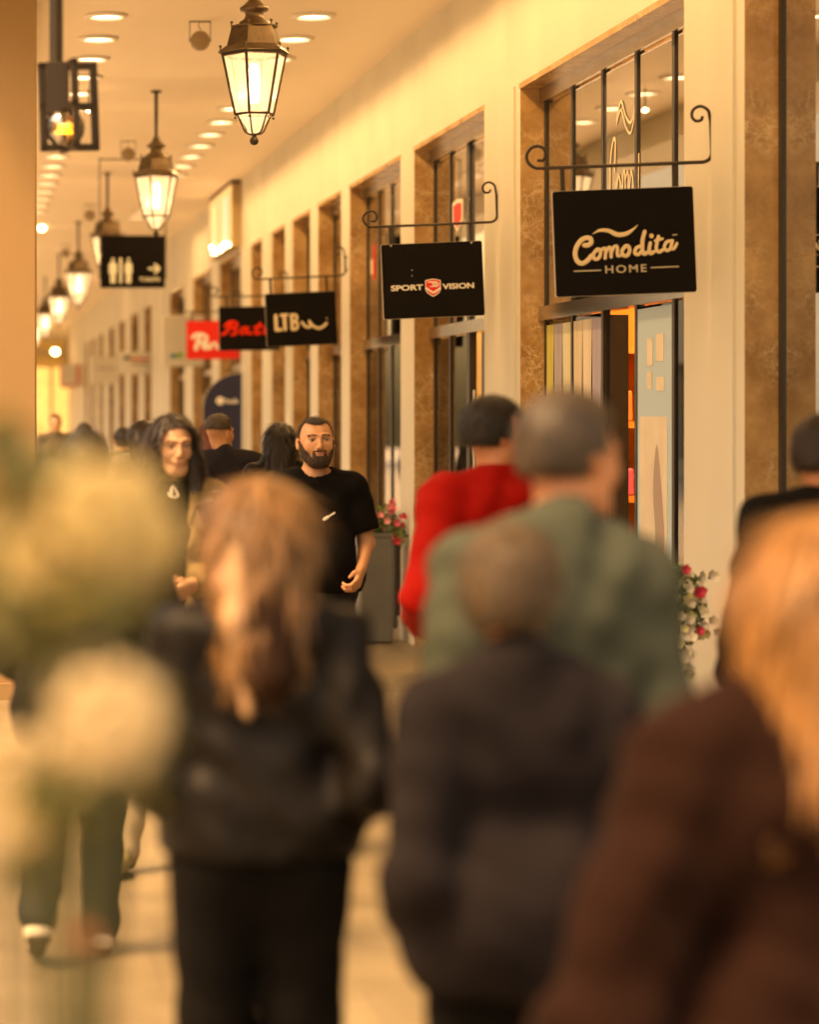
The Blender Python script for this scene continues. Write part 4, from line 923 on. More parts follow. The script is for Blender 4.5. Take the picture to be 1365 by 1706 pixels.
def body(name, S, skin, label, group, loc, rotz, hi=False, lip=True, browtilt=0., browx=1.):
    k = S.k; P = [S.arms[s_][i] for s_ in (-1, 1) for i in (0, 1, 2)] + [S.legs[s_][i] for s_ in (-1, 1) for i in (1, 2)] + [S.legs[s_][2] + S.legs[s_][3] for s_ in (-1, 1)]
    P = np.array(P); lo = P.min(0) - .11; hi_ = P.max(0) + .11; lo[2] = min(-.0, lo[2]) - .0; lo[0] = min(lo[0], -.25); hi_[0] = max(hi_[0], .25); lo[1] = min(lo[1], S.C[1] - .15, -.17); hi_[1] = max(hi_[1], .17)
    hr = .0032 if hi else .0065; fr = .005 if hi else .007; base = .014 if hi else .018
    dz = [(S.C[2] - .125, S.C[2] + .13, hr)]; dx = [(S.C[0] - .09, S.C[0] + .09, hr)]; dy = [(S.C[1] - .125, S.C[1] - .04, hr if hi else hr)]
    for sx in (-1, 1):
        w_ = S.arms[sx][2]; d = S.arms[sx][3]; q_ = w_ + d * .17
        for A, i in ((dx, 0), (dy, 1), (dz, 2)): A.append((min(w_[i], q_[i]) - .045, max(w_[i], q_[i]) + .045, fr))
    F = Field(axis(lo[0], hi_[0], base, dx), axis(lo[1], hi_[1], base, dy), axis(lo[2] - .02, S.C[2] + .15, base, dz))
    torso(F, S, -.006); arms(F, S, -.002); legs(F, S, -.004)
    for sx in (-1, 1):
        an, t = S.legs[sx][2], S.legs[sx][3]; F.cone(an + np.array((0, .02, -.035)) * k, an + t, .03 * k, .022 * k, .03); hand(F, S, sx)
    head(F, S)
    def mf(c):
        L_ = ((c - S.C) @ S.M) / k; x, y, z = L_.T; x = x / S.hs; m = np.zeros(len(c), int); ax = np.abs(x); fr_ = y < -.045
        if hi:
            if lip: m[(fr_) & (np.abs(z + .0575) < .0085 - .006 * (ax / .019) ** 2) & (ax < .019) & (y < -.089)] = 1
            ex, ez = (ax - .031) / .0125, (z - .0085) / .0042
            e = (ex ** 2 + ez ** 2 < 1) & fr_; m[e] = 3; m[e & ((ax - .031) ** 2 + (z - .009) ** 2 < .0052 ** 2)] = 4
            m[(fr_) & (ex ** 2 / 1.35 + ((z - .0125) / .0072) ** 2 < 1) & ~e & (z > .0085) & (z < .016)] = 2
            bz = .0300 + .003 * np.sin((ax - .012) / .036 * 3.14) + browtilt * (ax - .03); bt = .0030 if browx < 1 else .0042; m[(fr_) & (ax > .011 * browx) & (ax < .050) & (np.abs(z - bz) < bt - .05 * np.maximum(0, ax - .036))] = 2
            m[(fr_) & (y > -.12) & ((ax - .008) ** 2 + (z + .0365) ** 2 < .0032 ** 2)] = 5
        else:
            if lip: m[(fr_) & (np.abs(z + .0575) < .008) & (ax < .021) & (y < -.088)] = 1
            m[(fr_) & (np.abs(z - .031) < .005) & (ax > .012) & (ax < .048)] = 2; m[(fr_) & (((ax - .031) / .012) ** 2 + ((z - .0085) / .006) ** 2 < 1)] = 4
        return m
    o = F.mesh(name, [skin, LIP, BROW, EYEW, IRIS, NAIL], None, mf); o.location = loc; o.rotation_euler = (0, 0, R(rotz)); tag(o, label, 'person', group)
    return o
def folds(a=.004, seed=0.):
    return lambda X, Y, Z: a * (np.sin(31 * Z + 9 * X + 2.5 * np.sin(13 * X + seed) + seed) * np.sin(19 * X + 14 * Y + 2 * seed) + .6 * np.sin(57 * Z - 21 * X + 3 * np.sin(17 * Y + 9 * X) + seed) * np.cos(11 * Y + 23 * X))
def grid(S, lo, hi, h): return Field(axis(lo[0], hi[0], h), axis(lo[1], hi[1], h), axis(lo[2], hi[2], h))
def bbox_arms(S, z0, z1, pad=.1):
    P = np.array([S.arms[s_][i] for s_ in (-1, 1) for i in (0, 1, 2)]); return (min(P[:, 0].min(), -.25) - pad, min(P[:, 1].min(), -.15) - pad, z0), (max(P[:, 0].max(), .25) + pad, max(P[:, 1].max(), .15) + pad, z1)
def tshirt(o, S, m, hem=.86, h=.009, g=.014, belly=.0):
    lo, hi = bbox_arms(S, hem - .06, 1.52 * S.k); F = grid(S, lo, hi, h); torso(F, S, g, hem=hem, hemr=.118, belly=belly)
    for sx in (-1, 1):
        a, e = S.arms[sx][:2]; q_ = a + (e - a) * .80; F.cone(a, q_, .056 * S.k + g, .062 * S.k + g, .035)
        d = (e - a) / np.linalg.norm(e - a); 
        F.put(q_ - .10, q_ + .10, lambda X, Y, Z: np.where((X * sx > abs(a[0]) * .98), ((X - q_[0]) * d[0] + (Y - q_[1]) * d[1] + (Z - q_[2]) * d[2]), -1.), op='i')
    F.cut(lambda X, Y, Z: hem - Z + 0 * X + 0 * Y)
    c = S.C; F.cone((0, .0, 1.505 * S.k), (0, -.03, 1.62 * S.k), .074 * S.k, .08 * S.k, .006, op='s')
    return F.mesh('t_shirt', m, o, fold=folds(.0035, 1.3))
def jacket(o, S, m, name='jacket', hem=.80, h=.012, g=.024, hemr=.125, cuff=None, belly=0., fa=.005, seed=0., collar=True, hood=False, sleeve=1., openx=None):
    lo, hi = bbox_arms(S, hem - .06, 1.60 * S.k); F = grid(S, lo, hi, h); torso(F, S, g, hem=hem, hemr=hemr, belly=belly)
    arms(F, S, g, cuffr=cuff or (.030 * S.k + g))
    for sx in (-1, 1):
        e, w_ = S.arms[sx][1:3]; d = (w_ - e) / np.linalg.norm(w_ - e); q_ = w_ - d * .01
        F.put(q_ - .09, q_ + .09, lambda X, Y, Z: np.where((X - q_[0]) ** 2 + (Y - q_[1]) ** 2 + (Z - q_[2]) ** 2 < .085 ** 2, ((X - q_[0]) * d[0] + (Y - q_[1]) * d[1] + (Z - q_[2]) * d[2]), -1.), op='i', m=0)
    if collar: F.cone((0, .018, 1.44 * S.k), (0, .012, 1.505 * S.k), .078 * S.k, .070 * S.k, .02)
    if hood: F.cone((-.06, .085, 1.43 * S.k), (.06, .085, 1.43 * S.k), .055, .055, .04); F.cone((-.07, .03, 1.46 * S.k), (-.03, -.06, 1.43 * S.k), .035, .03, .03); F.cone((.07, .03, 1.46 * S.k), (.03, -.06, 1.43 * S.k), .035, .03, .03)
    if openx: F.put((-openx, -.4, hem - .1), (openx, -.02, 1.6), lambda X, Y, Z: np.maximum(np.abs(X + .012) - openx * (.55 + .45 * np.clip((Z - hem) / .6, 0, 1)), Y + .04), .01, 's')
    F.cut(lambda X, Y, Z: hem - Z + 0 * X + 0 * Y)
    return F.mesh(name, m, o, fold=folds(fa, seed))
def trousers(o, S, m, g=.016, h=.013, ankr=None, kneer=None, seed=0., top=1.0):
    P = np.array([S.legs[s_][i] for s_ in (-1, 1) for i in (1, 2)]); F = grid(S, (min(P[:, 0].min() - .1, -.22), min(P[:, 1].min(), -.1) - .12, .02), (max(P[:, 0].max() + .1, .22), max(P[:, 1].max(), .1) + .12, top * S.k + .06), h)
    k, w = S.k, S.w; F.cone((-.07 * w * k, .01, .955 * k), (.07 * w * k, .01, .955 * k), .10 * k + g, .10 * k + g, .06, fy=.98); legs(F, S, g, ankr=ankr, kneer=kneer)
    F.cut(lambda X, Y, Z: Z - top * k + 0 * X + 0 * Y)
    return F.mesh('trousers', m, o, fold=folds(.004, seed + 2))
def shoes(o, S, m, sole, raised=None):
    for sx in (-1, 1):
        an, t = S.legs[sx][2], S.legs[sx][3]; k = S.k; heel = an + np.array((0, .028, -.045)) * k; toe = an + t
        lo = np.minimum(heel, toe) - .07; hi = np.maximum(np.maximum(heel, toe), an) + .07; F = grid(S, lo, hi, .007)
        F.cone(heel, an, .040 * k, .044 * k, .02); F.cone(heel, toe, .040 * k, .036 * k, .03, ); v = toe - heel; v /= np.linalg.norm(v); up = np.cross(np.array((sx * 1., 0, 0)), v) * -sx; up /= np.linalg.norm(up); up = up if up[2] > 0 else -up
        F.cut(lambda X, Y, Z: -((X - heel[0]) * up[0] + (Y - heel[1]) * up[1] + (Z - heel[2]) * up[2]) - .036 * k)
        mf = lambda c: (((c - heel) @ up) < -.018 * k).astype(int)
        F.mesh('shoe', [m, sole], o, mf)
def hair(o, S, m, cutfn, g=.009, lo_len=None, n=1600, extra=None, h=.0065, streak=.0, name='hair', lo=None, hi=None, fold=None, crown=0.):
    """cutfn(x, y, z) in head space is positive where there is no hair"""
    lo_len = lo_len or (.09 if extra else .022)
    if extra: n *= 3
    C = S.C; lo = C - .15 if lo is None else lo; hi = C + .16 if hi is None else hi; F = grid(S, lo, hi, h)
    head(F, S, g, face=False, jaw=False, neck=False, k2=.02)
    if crown: F.ell(S.H((0, .02, .045)), np.array((.078, .098, .085)) * S.k + crown, S.M, .03)
    F.cone(S.H((-.0, .05, -.02)), S.H((0, .045, -.055)), .058 * S.k + g, .048 * S.k + g, .03)
    if cutfn:
        def fn(X, Y, Z):
            d = [X - C[0], Y - C[1], Z - C[2]]; q_ = [(S.M[0, i] * d[0] + S.M[1, i] * d[1] + S.M[2, i] * d[2]) / S.k for i in range(3)]
            return cutfn(*q_)
        F.cut(fn)
    if extra: extra(F)
    if streak:
        def fold(X, Y, Z, s_=streak):
            a = np.arctan2(X - C[0], Y - C[1] + .02); r_ = np.sqrt((X - C[0]) ** 2 + (Y - C[1]) ** 2)
            return s_ * (np.sin(46 * a + 9 * np.sin(7 * Z)) * .6 + np.sin(91 * a + 14 * Z + 4 * np.sin(11 * Z)) * .4) + s_ * .5 * np.sin(70 * Z + 12 * a)
    ho = F.mesh(name, m, o, fold=fold); hstrands(ho, S, m, lo_len, n)
    return ho
def hstrands(ho, S, m, L_, n):
    me = ho.data; nv = len(me.vertices)
    if not nv or not n: return
    co = np.empty(nv * 3); me.vertices.foreach_get('co', co); co = co.reshape(-1, 3); no = np.empty(nv * 3); me.vertices.foreach_get('normal', no); no = no.reshape(-1, 3)
    idx = rng.integers(0, nv, n); p = co[idx] + rng.normal(0, .003, (n, 3)); N = no[idx]; top = S.H((.0, .05, .12))
    d = p - top; d[:, :2] *= (1. if L_ < .05 else .10); d[:, 2] -= .03; d[:, 2] = np.minimum(d[:, 2], .0) - (.0 if L_ < .05 else .12); d += rng.normal(0, .02 + .12 * (L_ < .05) * .3, (n, 3)); d -= N * (d * N).sum(1)[:, None]; d /= np.linalg.norm(d, axis=1)[:, None] + 1e-9
    L = L_ * rng.uniform(.5, 1.4, n)[:, None]; w = np.cross(d, N); w /= np.linalg.norm(w, axis=1)[:, None] + 1e-9; w *= rng.uniform(.0006, .0014, n)[:, None] * (1 if S.k * 0 + L_ < .05 else 1.5)
    lift = N * rng.uniform(.001, .005, n)[:, None]; a = p; b = p + d * L * .5 + lift; c = p + d * L + lift * rng.uniform(-.6, 1.6, n)[:, None] + rng.normal(0, .003, (n, 3))
    def face(q_): q_ = ((q_ - S.C) @ S.M) / S.k; return (q_[:, 1] < -.035) & (np.abs(q_[:, 0]) < .066) & (q_[:, 2] < (.082 if L_ > .03 else .070)) & (q_[:, 2] > -.16)
    ok = ~(face(b) | face(c)); a, b, c, w = a[ok], b[ok], c[ok], w[ok]; n = len(a)
    V = np.stack([a - w, a + w, b + w, b - w, c], 1).reshape(-1, 3); mb = MB(); mb.v = V.tolist(); i = np.arange(n) * 5
    mb.f = [tuple(x) for x in np.stack([i, i + 1, i + 2, i + 3], 1)] + [tuple(x) for x in np.stack([i + 3, i + 2, i + 4], 1)]; k = rng.integers(0, 3, n); mb.m = np.concatenate([k, k]).tolist()
    base = m.node_tree.nodes['Principled BSDF'].inputs['Base Color'].default_value[:3]
    ms = [mat(m.name + '_strand%d' % q, tuple(min(1, c_ * f) for c_ in base), .4, spec=.35) for q, f in enumerate((.6, 1.1, 1.6))]
    tag(build('strands', mb, ms, ho), kind='stuff')
def hairmat(name, c, rough=.42, var=.35): return mat(name, c, rough, var=var, vscale=9, bump=.5, bscale=30, stretch=(9, 9, .8), spec=.25)
def short_cut(x, y, z, hl=.070, back=-.055, ear=-.012):
    """hairline hl at the forehead, temples, sideburns in front of the ears, nape at back"""
    front = np.minimum(-(y + .012), hl - z + 6 * x * x)          # in front of the ears and below the hairline
    temple = np.minimum(-(y - .000), ear - z)                     # sideburn end
    low = np.where(y < .02, ear - .006 - z, back - z)
    return np.maximum(np.maximum(front, temple * 0 - 1), low)
DARKH = hairmat('hair_dark', (.010, .006, .004), .6); BROWNH = hairmat('hair_brown', (.020, .010, .006), .6); BLONDH = hairmat('hair_blonde', (.26, .115, .042), .5, .35); GREYH = hairmat('hair_grey', (.062, .038, .022), .65, .45); REDH = hairmat('hair_red', (.16, .035, .015)); GINGH = hairmat('hair_auburn_blonde', (.19, .092, .040), .5, .4)
BLACKC = mat('cloth_black', (.0042, .0034, .003), .9, bump=.25, bscale=300, spec=.08, var=.2); JEANK = mat('denim_black', (.014, .013, .014), .85, bump=.3, bscale=200, spec=.2, var=.3, vscale=12)
LEATH = mat('leather_black', (.0055, .0038, .003), .5, bump=.5, bscale=22, spec=.10); SHOEK = mat('shoe_black', (.02, .016, .013), .5); SOLE = mat('shoe_sole', (.55, .5, .42), .6); SHOEW = mat('shoe_white', (.62, .55, .42), .6); SOLEK = mat('sole_dark', (.03, .022, .018), .6)

def place(px, s): return (PX(px, s), DS(s), 0.)
def hgt(top, s): return (EYE + (VY - top) / s) / 1.762

# 1 bearded man walking towards the camera
s = 355; S = Pose(k=hgt(694, s), hs=1.09, nk=.008, w=1.08, yaw=2, pitch=-3, roll=-2, hx=.0, ar={1: dict(s=(.165, .01, 1.415), e=(.226, -.005, 1.155), h=(.178, -.155, 1.035), d=(-.30, -.62, -.75), curl=52, n=(-.9, .3, 0), t=(-.1, -1, .5)), -1: dict(e=(.225, .09, 1.15), h=(.22, .10, .92))},
         lg={1: dict(k=(.10, -.10, .50), a=(.10, .06, .10)), -1: dict(k=(.10, .03, .49), a=(.10, .25, .16))})
p1 = body('person', S, SK1, 'bearded man in a black t-shirt and black jeans walking towards the camera', None, place(526, s), 0, hi=True, browx=1.1)
tshirt(p1, S, BLACKC, hem=.90, h=.008, g=.020, belly=.035); trousers(p1, S, JEANK, g=.02, h=.011); shoes(p1, S, SHOEK, SOLE)
hair(p1, S, hairmat('hair_cropped', (.028, .017, .012), .7), lambda x, y, z: short_cut(x, y, z, hl=.080, ear=-.032), g=.0045, h=.0036, lo_len=.008, n=2500)
def beardf():
    F = grid(S, S.C - .14, S.C + .14, .0032); k = S.k; head(F, S, .0075, face=False, neck=False)
    F.ell(S.H((0, -.066, -.094)), np.array((.032, .030, .028)) * k, S.M, .02); F.ell(S.H((0, -.094, -.044)), np.array((.026, .012, .008)) * k, S.M, .008)
    def fn(X, Y, Z):
        d = [X - S.C[0], Y - S.C[1], Z - S.C[2]]; x, y, z = [(S.M[0, i] * d[0] + S.M[1, i] * d[1] + S.M[2, i] * d[2]) / k for i in range(3)]
        ax = np.abs(x); top = -.041 + .052 * np.clip((ax - .026) / .036, 0, 1.) ** 2.2 - .9 * np.clip(-(y + .012), 0, .04) * (ax > .035); cheek = z - top
        mouth = 1 - ((x / .018) ** 2 + ((z + .0570) / .0078) ** 2); backc = y - .012
        return np.maximum(np.maximum(cheek, mouth * .01), backc)
    F.cut(fn)
    return F.mesh('beard', hairmat('beard_hair', (.032, .019, .012), .75, .5), p1, fold=lambda X, Y, Z: .0012 * np.sin(420 * X + 60 * Z) * np.sin(300 * Z + 90 * X))
beardf()
def chest_mark(parent, strokes, s, cx, m, yf, name='chest_print'):
    mb = MB(); f = lambda x, y: ((x - cx) / s, PZ(y, s), 1 / s)
    for p, r_ in strokes: stroke(mb, p, r_, f, .003, yf)
    return build(name, mb, m, parent)
chest_mark(p1, [([(532, 863), (538, 859)], 2.6), ([(538, 859), (549, 852)], 1.1)], 355, 526, LETTER, -.158)

# 2 woman in an open parka walking towards the camera
s = 430; S = Pose(k=hgt(690, s), fem=1, hs=1.0, yaw=9, pitch=7, roll=-2, hx=0.0, hy=-.02, ar={-1: dict(e=(.215, .02, 1.18), h=(.13, -.20, 1.12), d=(-.5, -.8, -.1)), 1: dict(s=(.16, .01, 1.42), e=(.20, .02, 1.17), h=(.06, -.19, 1.10), d=(-.6, -.5, -.3), curl=45)},
         lg={-1: dict(k=(.16, -.16, .50), a=(.20, -.24, .095), t=(.05, -.15, -.052)), 1: dict(k=(.08, -.02, .50), a=(.06, .22, .15))})
p2 = body('person', S, SK2, 'frowning woman with long dark hair and open brown parka walking towards the camera', None, place(288, s), 0, hi=True, browtilt=.12, browx=.8)
F = grid(S, (-.24, -.2, .8), (.24, .2, 1.50 * S.k), .010); torso(F, S, .004); F.cone((0, 0, 1.40), (0, -.02, 1.47 * S.k), .07, .058, .03); F.mesh('black_top', BLACKC, p2)
PARKA = mat('parka_brown', (.17, .115, .055), .85, bump=.3, bscale=120, spec=.2, var=.2, vscale=5)
pk = jacket(p2, S, PARKA, 'parka', hem=.76, h=.009, g=.026, hemr=.13, fa=.006, seed=2, openx=.07)
trousers(p2, S, mat('trousers_beige', (.42, .34, .23), .8, bump=.2, bscale=120), g=.02); shoes(p2, S, mat('shoe_olive', (.30, .25, .12), .6), SOLEK)
mb = MB()
for z_ in (1.20, 1.06, .94): mb.sphere((.088, -.135, z_), .009, 8, 5, (1, .5, 1))
build('button', mb, METAL_D, pk)
mb = MB()   # open collar flaps
mb.add([(.055, -.10, 1.30), (.075, -.125, 1.38), (.15, -.10, 1.40), (.165, -.085, 1.33), (.11, -.15, 1.28)], [(0, 1, 2, 3, 4)]); mb.add([(.055, -.108, 1.30), (.075, -.133, 1.38), (.15, -.108, 1.40), (.165, -.093, 1.33), (.11, -.158, 1.28)], [(4, 3, 2, 1, 0)])
build('collar', mb, PARKA, pk)
mb = MB()
def fur(n, a0_, a1_, base):
    for k in range(n):
        a = random.uniform(a0_, a1_); p = Vector(base(a)) + Vector((random.gauss(0, .014), random.gauss(0, .014), random.gauss(0, .012)))
        d = Vector((math.cos(a) * 1.0, -.35 + random.gauss(0, .3), -.75 + random.gauss(0, .35))).normalized(); L_ = random.uniform(.05, .12); w_ = d.cross(Vector((0, 1, .2))).normalized() * .0022
        p2_ = p + d * L_ * .6 + Vector((0, -.012, -.004)); p3 = p + d * L_ + Vector((0, -.006, -.02)); mb.cur = random.randrange(3)
        mb.add([p - w_, p + w_, p2_ + w_ * .8, p2_ - w_ * .8, p3], [(0, 1, 2, 3), (3, 2, 4)])
fur(1500, R(150), R(205), lambda a: (math.cos(a) * .13, -.06 + .02 * math.sin(3 * a), 1.40 - .9 * abs(a - R(165)) * .16))
fur(700, R(170), R(200), lambda a: (math.cos(a) * .10, -.13, 1.33)); fur(300, R(-10), R(30), lambda a: (math.cos(a) * .12, -.05, 1.40))
tag(build('fur_trim', mb, [mat('fur_tan', (.30, .21, .12), .7), mat('fur_brown', (.13, .08, .04), .7), mat('fur_pale', (.44, .33, .20), .7)], pk), kind='stuff')
def p2hair(F):
    H = S.H
    F.cone(H((-.06, .035, .03)), H((-.075, .03, -.05)), .042, .04, .03); F.cone(H((-.07, .03, -.04)), H((-.115, .0, -.15)), .040, .042, .03); F.cone(H((-.115, .0, -.13)), H((-.155, -.02, -.21)), .036, .018, .02)
    F.cone(H((.062, .02, .03)), H((.074, .0, -.07)), .034, .034, .03); F.cone(H((.074, .0, -.06)), H((.085, -.035, -.19)), .034, .040, .03); F.cone(H((.085, -.035, -.18)), H((.12, -.07, -.28)), .034, .016, .02)
    F.cone(H((0, .07, 0)), H((0, .08, -.16)), .065, .06, .04)
def p2cut(x, y, z): 
    return np.maximum(np.minimum(-(y + .020 + .0 * x), np.minimum(.075 - z + 9 * (x - .0) ** 2 * 0 - 3.2 * np.abs(x) * .35, .09 - np.abs(z))), -1)
hair(p2, S, mat('hair_p2', (.020, .010, .006), .5, var=.5, vscale=9, bump=.6, bscale=30, stretch=(9, 9, 1.2)), lambda x, y, z: np.minimum(-(y + .022), .080 - z - 7.5 * x * x), g=.008, extra=p2hair, h=.0045, streak=.0028, lo=S.C - (.24, .16, .34), hi=S.C + (.2, .17, .15), crown=.0)
mb = MB()
for k in range(120):   # loose wind-blown strands
    a = S.H((-.07 + random.gauss(0, .012), random.gauss(0, .03), random.uniform(-.08, .05))); e = a + np.array((-random.uniform(.02, .12), random.gauss(-.02, .03), -random.uniform(.06, .20))); m_ = (a + e) / 2 + np.array((-.02, 0, -.015 + random.gauss(0, .012)))
    mb.tube([tuple(v) for v in crom([a, m_, e], 4)], .0011, 3, caps=False)
build('loose_strands', mb, BROWNH, p2)
mb = MB(); mb.sphere(S.H((-.082, -.0, -.040)), .006, 8, 6); build('earring', mb, STEEL, p2)
chest_mark(p2, [([(279, 822), (281, 812), (284, 809)], 1.3), ([(286, 811), (290, 819), (292, 823), (286, 826), (278, 824), (276, 819)], 1.2), ([(283, 820), (281, 824)], 1.1), ([(281, 813), (283, 818)], 1.0)], 430, 288, LETTER, -.142)

def back_person(px, s, top, label, skin, hairm, cutfn=short_cut, heading=180, g=.008, hextra=None, hkw=None, pose=None, **kw):
    S = Pose(k=hgt(top, s), **(pose or {})); o = body('person', S, skin, label, None, place(px, s), heading)
    k_ = dict(h=.009, g=g); k_.update(hkw or {}); hair(o, S, hairm, cutfn, extra=(lambda F: hextra(F, S)) if hextra else None, **k_)
    return o, S
RELAX = lambda b=0.: {1: dict(e=(.235, .03, 1.15), h=(.22, -.12, .94)), -1: dict(e=(.235, .03, 1.15), h=(.22, -.12, .94))}
BENT = {1: dict(e=(.26, .08, 1.13), h=(.15, -.20, 1.10), d=(-.5, -.8, 0)), -1: dict(e=(.26, .08, 1.13), h=(.15, -.20, 1.10), d=(-.5, -.8, 0))}
# 3 man in a dark jacket, back turned, and those around him
o, S = back_person(374, 252, 692, 'man in a dark navy jacket seen from behind under the navy banner', SK1, mat('hair_shaved', (.05, .034, .022), .7), cutfn=lambda x, y, z: np.maximum(short_cut(x, y, z, back=-.01), -.0 - z + .035), heading=165, g=.004, hkw=dict(h=.006, crown=.004), pose=dict(w=1.2, yaw=-32, ar=RELAX(), hx=.03))
jacket(o, S, mat('navy_jacket', (.010, .008, .010), .85, bump=.3, bscale=60, spec=.15), hem=.84, g=.032, seed=4); trousers(o, S, JEANK); shoes(o, S, SHOEK, SOLE)
def curls(F, S, w=.055, L_=.22, fl=.03):
    H = S.H; F.cone(H((0, .045, .02)), H((0, .07, -L_ * .6)), .088, .085, .05); F.cone(H((-w, .045, -.03)), H((-w - fl, .055, -L_)), .055, .045, .04); F.cone(H((w, .045, -.03)), H((w + fl, .055, -L_)), .055, .045, .04)
curl_fold = lambda X, Y, Z: .006 * np.sin(95 * X + 4 * np.sin(40 * Z)) * np.sin(80 * Z + 5 * np.sin(55 * X)) + .004 * np.sin(140 * Z + 120 * X)
FRONT = lambda x, y, z: -(y + .03) - .0 * z
o, S = back_person(466, 262, 706, 'woman with long dark curly hair and black leather jacket behind the bearded man', SK2, mat('hair_curly', (.011, .0055, .004), .5, var=.5, vscale=20), cutfn=FRONT, heading=178, hextra=lambda F, S: curls(F, S, .04, .20, .01), hkw=dict(h=.008, fold=curl_fold, lo=np.array((-.22, -.18, 1.2)), hi=np.array((.22, .26, 1.8))), pose=dict(fem=1, w=.95))
jacket(o, S, LEATH, hem=.9, g=.02, seed=5); trousers(o, S, JEANK); shoes(o, S, SHOEK, SOLE)
o, S = back_person(350, 215, 702, 'red-haired woman mostly hidden behind the man in the navy jacket', SK2, REDH, cutfn=FRONT, heading=185, hextra=lambda F, S: curls(F, S, .03, .16, .01), hkw=dict(fold=curl_fold, lo=np.array((-.22, -.18, 1.2)), hi=np.array((.22, .26, 1.8))), pose=dict(fem=1))
jacket(o, S, BLACKC, hem=.9, h=.016); trousers(o, S, JEANK, h=.016)
for px, s, top, lab, hm, jc in ((238, 235, 702, 'dark-haired person seen from behind, left of the frowning woman', BROWNH, (.05, .04, .025)), (205, 190, 712, 'person in a dark olive top far behind the pale blooms', DARKH, (.05, .045, .02)), (140, 150, 704, 'distant walker in dark clothes between column and crowd', BROWNH, (.03, .025, .02)), (92, 130, 690, 'distant person with pinkish face beside the column', GREYH, (.08, .05, .04))):
    o, S = back_person(px, s, top, lab, SK2, hm, cutfn=FRONT if px in (238,) else short_cut, heading=180 if px != 92 else 10, hextra=(lambda F, S: curls(F, S, .03, .18, .0)) if px == 238 else None, hkw=dict(lo=np.array((-.2, -.18, 1.2)), hi=np.array((.2, .24, 1.8)), h=.012))
    jacket(o, S, mat('far_coat_%d' % px, jc, .85), hem=.85, h=.018); trousers(o, S, JEANK, h=.018)
# 5 young man in a red hoodie
s = 490; o, S = back_person(830, s, 668, 'young man in a bright red hoodie, head turned to the shops', SK3, DARKH, cutfn=lambda x, y, z: short_cut(x, y, z, hl=.065, back=-.030, ear=.006), heading=188, g=.012, hkw=dict(crown=.014), pose=dict(w=1.06, yaw=-85, pitch=3, ar={1: dict(s=(.185, .02, 1.43), e=(.275, .10, 1.10), h=(.20, -.14, 1.00), d=(-.4, -.8, 0)), -1: dict(e=(.26, .05, 1.13), h=(.2, -.12, 1.0))}))
jacket(o, S, mat('red_fleece', (.23, .0025, .003), .85, spec=.15, bump=.3, bscale=80), 'hoodie', hem=.86, g=.034, fa=.007, seed=6, collar=False, hood=True); trousers(o, S, JEANK); shoes(o, S, SHOEW, SOLE)
F = grid(S, (-.12, -.12, 1.38 * S.k), (.12, .12, 1.52 * S.k), .009); F.cone((0, .015, 1.42 * S.k), (0, .012, 1.49 * S.k), .066 * S.k, .064 * S.k, .01); F.mesh('white_collar', mat('cloth_white', (.7, .66, .6), .8), o)
# 6 tall man in a green jacket
s = 850; o, S = back_person(928, s, 658, 'broad grey-haired man in a faded green jacket, back to the camera', SK3, mat('hair_salt', (.036, .021, .012), .6, var=.5, vscale=14), cutfn=lambda x, y, z: short_cut(x, y, z, back=-.04, ear=.006), heading=190, g=.008, hkw=dict(crown=.004), pose=dict(w=.98, hx=-.045, yaw=-68, pitch=5, hy=-.02, ar={1: dict(s=(.18, .01, 1.42), e=(.25, .06, 1.12), h=(.2, -.12, .98)), -1: dict(s=(.16, .01, 1.41), e=(.195, .05, 1.12), h=(.15, -.14, .98))}))
GREEN = mat('green_jacket', (.037, .043, .031), .85, bump=.3, bscale=60, spec=.2, var=.12, vscale=4)
jacket(o, S, GREEN, hem=.80, g=.028, seed=7, hemr=.15, fa=.006); trousers(o, S, JEANK); shoes(o, S, SHOEK, SOLE)
# 7 short grey-haired woman in a dark jacket
s = 950; o, S = back_person(862, s, 896, 'short grey-haired woman in a long dark plum jacket', SK3, GREYH, cutfn=lambda x, y, z: short_cut(x, y, z, back=-.07, ear=-.02), heading=184, g=.016, hkw=dict(crown=.016), pose=dict(fem=1, w=.94, yaw=-30, pitch=8, hy=-.02, ar={1: dict(s=(.175, .01, 1.40), e=(.235, .10, 1.08), h=(.19, -.12, .98), d=(-.4, -.8, 0)), -1: dict(s=(.17, .01, 1.40), e=(.225, .08, 1.08), h=(.19, -.14, 1.0))}))
jacket(o, S, mat('plum_jacket', (.0078, .0050, .0056), .9, bump=.3, bscale=50, var=.3, vscale=4, spec=.15), hem=.725, g=.025, seed=8, hemr=.145, fa=.005, cuff=.055); trousers(o, S, BLACKC); shoes(o, S, SHOEK, SOLE)
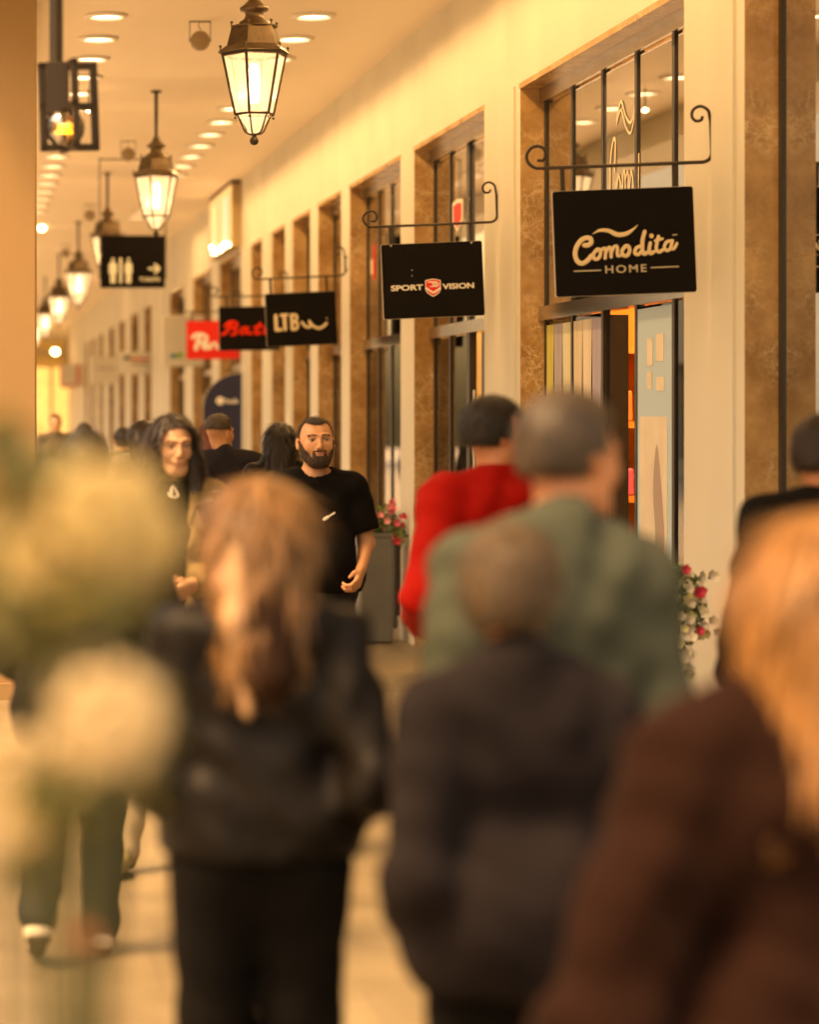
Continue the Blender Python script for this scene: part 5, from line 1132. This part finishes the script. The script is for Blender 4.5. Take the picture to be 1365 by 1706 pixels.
# 8 blonde woman in a black leather jacket
s = 850; 
def long_back(F, S, w=.05, L_=.30, fl=.0, lock=None):
    H = S.H; F.cone(H((0, .04, .03)), H((0, .085, -L_ * .8)), .088, .07, .05); F.cone(H((-w, .03, .0)), H((-w - fl, .08, -L_)), .052, .035, .04); F.cone(H((w, .03, .0)), H((w + fl, .08, -L_)), .052, .035, .04)
    if lock: F.cone(H(lock[0]), H(lock[1]), .035, .018, .02)
o, S = back_person(432, s, 806, 'woman with long auburn-blonde hair in a black leather jacket', SK2, GINGH, cutfn=FRONT, heading=176, hextra=lambda F, S: long_back(F, S, .048, .25, .012), hkw=dict(h=.008, streak=.004, lo=np.array((-.24, -.18, 1.02)), hi=np.array((.24, .3, 1.8))), pose=dict(fem=1, w=.92, ar={1: dict(s=(.165, .01, 1.42), e=(.22, .05, 1.12), h=(.12, -.20, 1.08), d=(-.5, -.8, 0)), -1: dict(s=(.165, .01, 1.42), e=(.235, .12, 1.13), h=(.17, -.12, 1.06), d=(-.5, -.8, 0))}))
jacket(o, S, LEATH, hem=.87, g=.022, seed=9, hemr=.105, fa=.008, cuff=.05); trousers(o, S, BLACKC, g=.02); shoes(o, S, SHOEK, SOLE)
F = grid(S, (-.02, .05, .98), (.16, .24, 1.55), .008); F.cone(S.H((.045, .11, -.02)), S.H((.055, .13, -.16)), .034, .026, .02); F.cone(S.H((.055, .13, -.16)), S.H((.03, .125, -.36)), .026, .012, .02); F.mesh('pale_lock', mat('hair_pale', (.40, .23, .13), .5, var=.25, vscale=8), o)
F = grid(S, (-.02, -.08, 1.2), (.2, .2, 1.8), .008); F.ell(S.H((.05, .03, -.03)), (.05, .075, .09), None, .03); F.cone(S.H((.04, .07, .03)), S.H((.06, .10, -.08)), .045, .04, .02); F.mesh('pale_lock', mat('hair_rosy', (.34, .18, .11), .5, var=.25, vscale=8), o)
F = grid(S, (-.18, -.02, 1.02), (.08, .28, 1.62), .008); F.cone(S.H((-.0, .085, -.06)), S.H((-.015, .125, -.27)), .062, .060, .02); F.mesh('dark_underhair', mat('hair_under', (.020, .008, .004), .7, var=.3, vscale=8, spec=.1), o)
# 9 blonde woman in a maroon knit, closest on the right
s = 1230; o, S = back_person(1366, s, 872, 'blonde woman in a wide maroon knit, closest at the right edge', SK2, BLONDH, cutfn=FRONT, heading=180, hextra=lambda F, S: long_back(F, S, .06, .27, .02), hkw=dict(h=.009, streak=.004, lo=np.array((-.26, -.18, 1.0)), hi=np.array((.26, .3, 1.8))), pose=dict(fem=1, w=1.1, ar={1: dict(s=(.18, .01, 1.385), e=(.31, .05, 1.02), h=(.33, -.10, .84)), -1: dict(s=(.18, .01, 1.385), e=(.31, .05, 1.02), h=(.33, -.10, .84))}))
jacket(o, S, mat('maroon_knit', (.013, .0040, .0024), .95, bump=.5, bscale=60, spec=.1), 'knit', hem=.62, g=.045, seed=10, hemr=.17, fa=.009, cuff=.07, collar=False); trousers(o, S, BLACKC)
# 10 man at the right edge
s = 560; o, S = back_person(1378, s, 690, 'man in a black jacket cut off by the right edge of the picture', SK3, BROWNH, heading=186, g=.008, pose=dict(w=1.1, yaw=-60, pitch=6, ar=RELAX()))
jacket(o, S, BLACKC, hem=.8, g=.034, seed=11); trousers(o, S, JEANK)
# 11 dark figure behind the blooms on the left
s = 521; o, S = back_person(142, s, 716, 'person in a dark coat and jeans walking away behind the pale blooms', SK1, DARKH, heading=180, g=.010, pose=dict(w=1.05, ar=RELAX(), lg={1: dict(k=(.125, -.02, .50), a=(.165, .17, .16), t=(.0, -.12, -.12)), -1: dict(k=(.07, -.08, .50), a=(.055, -.05, .085))}))
jacket(o, S, mat('dark_coat', (.010, .008, .005), .85, spec=.15), 'coat', hem=.66, g=.032, seed=12, hemr=.14); trousers(o, S, mat('jeans_green', (.004, .0045, .004), .85, var=.2), g=.022, ankr=.062); shoes(o, S, SHOEW, mat('sole_brown', (.10, .055, .035), .7))
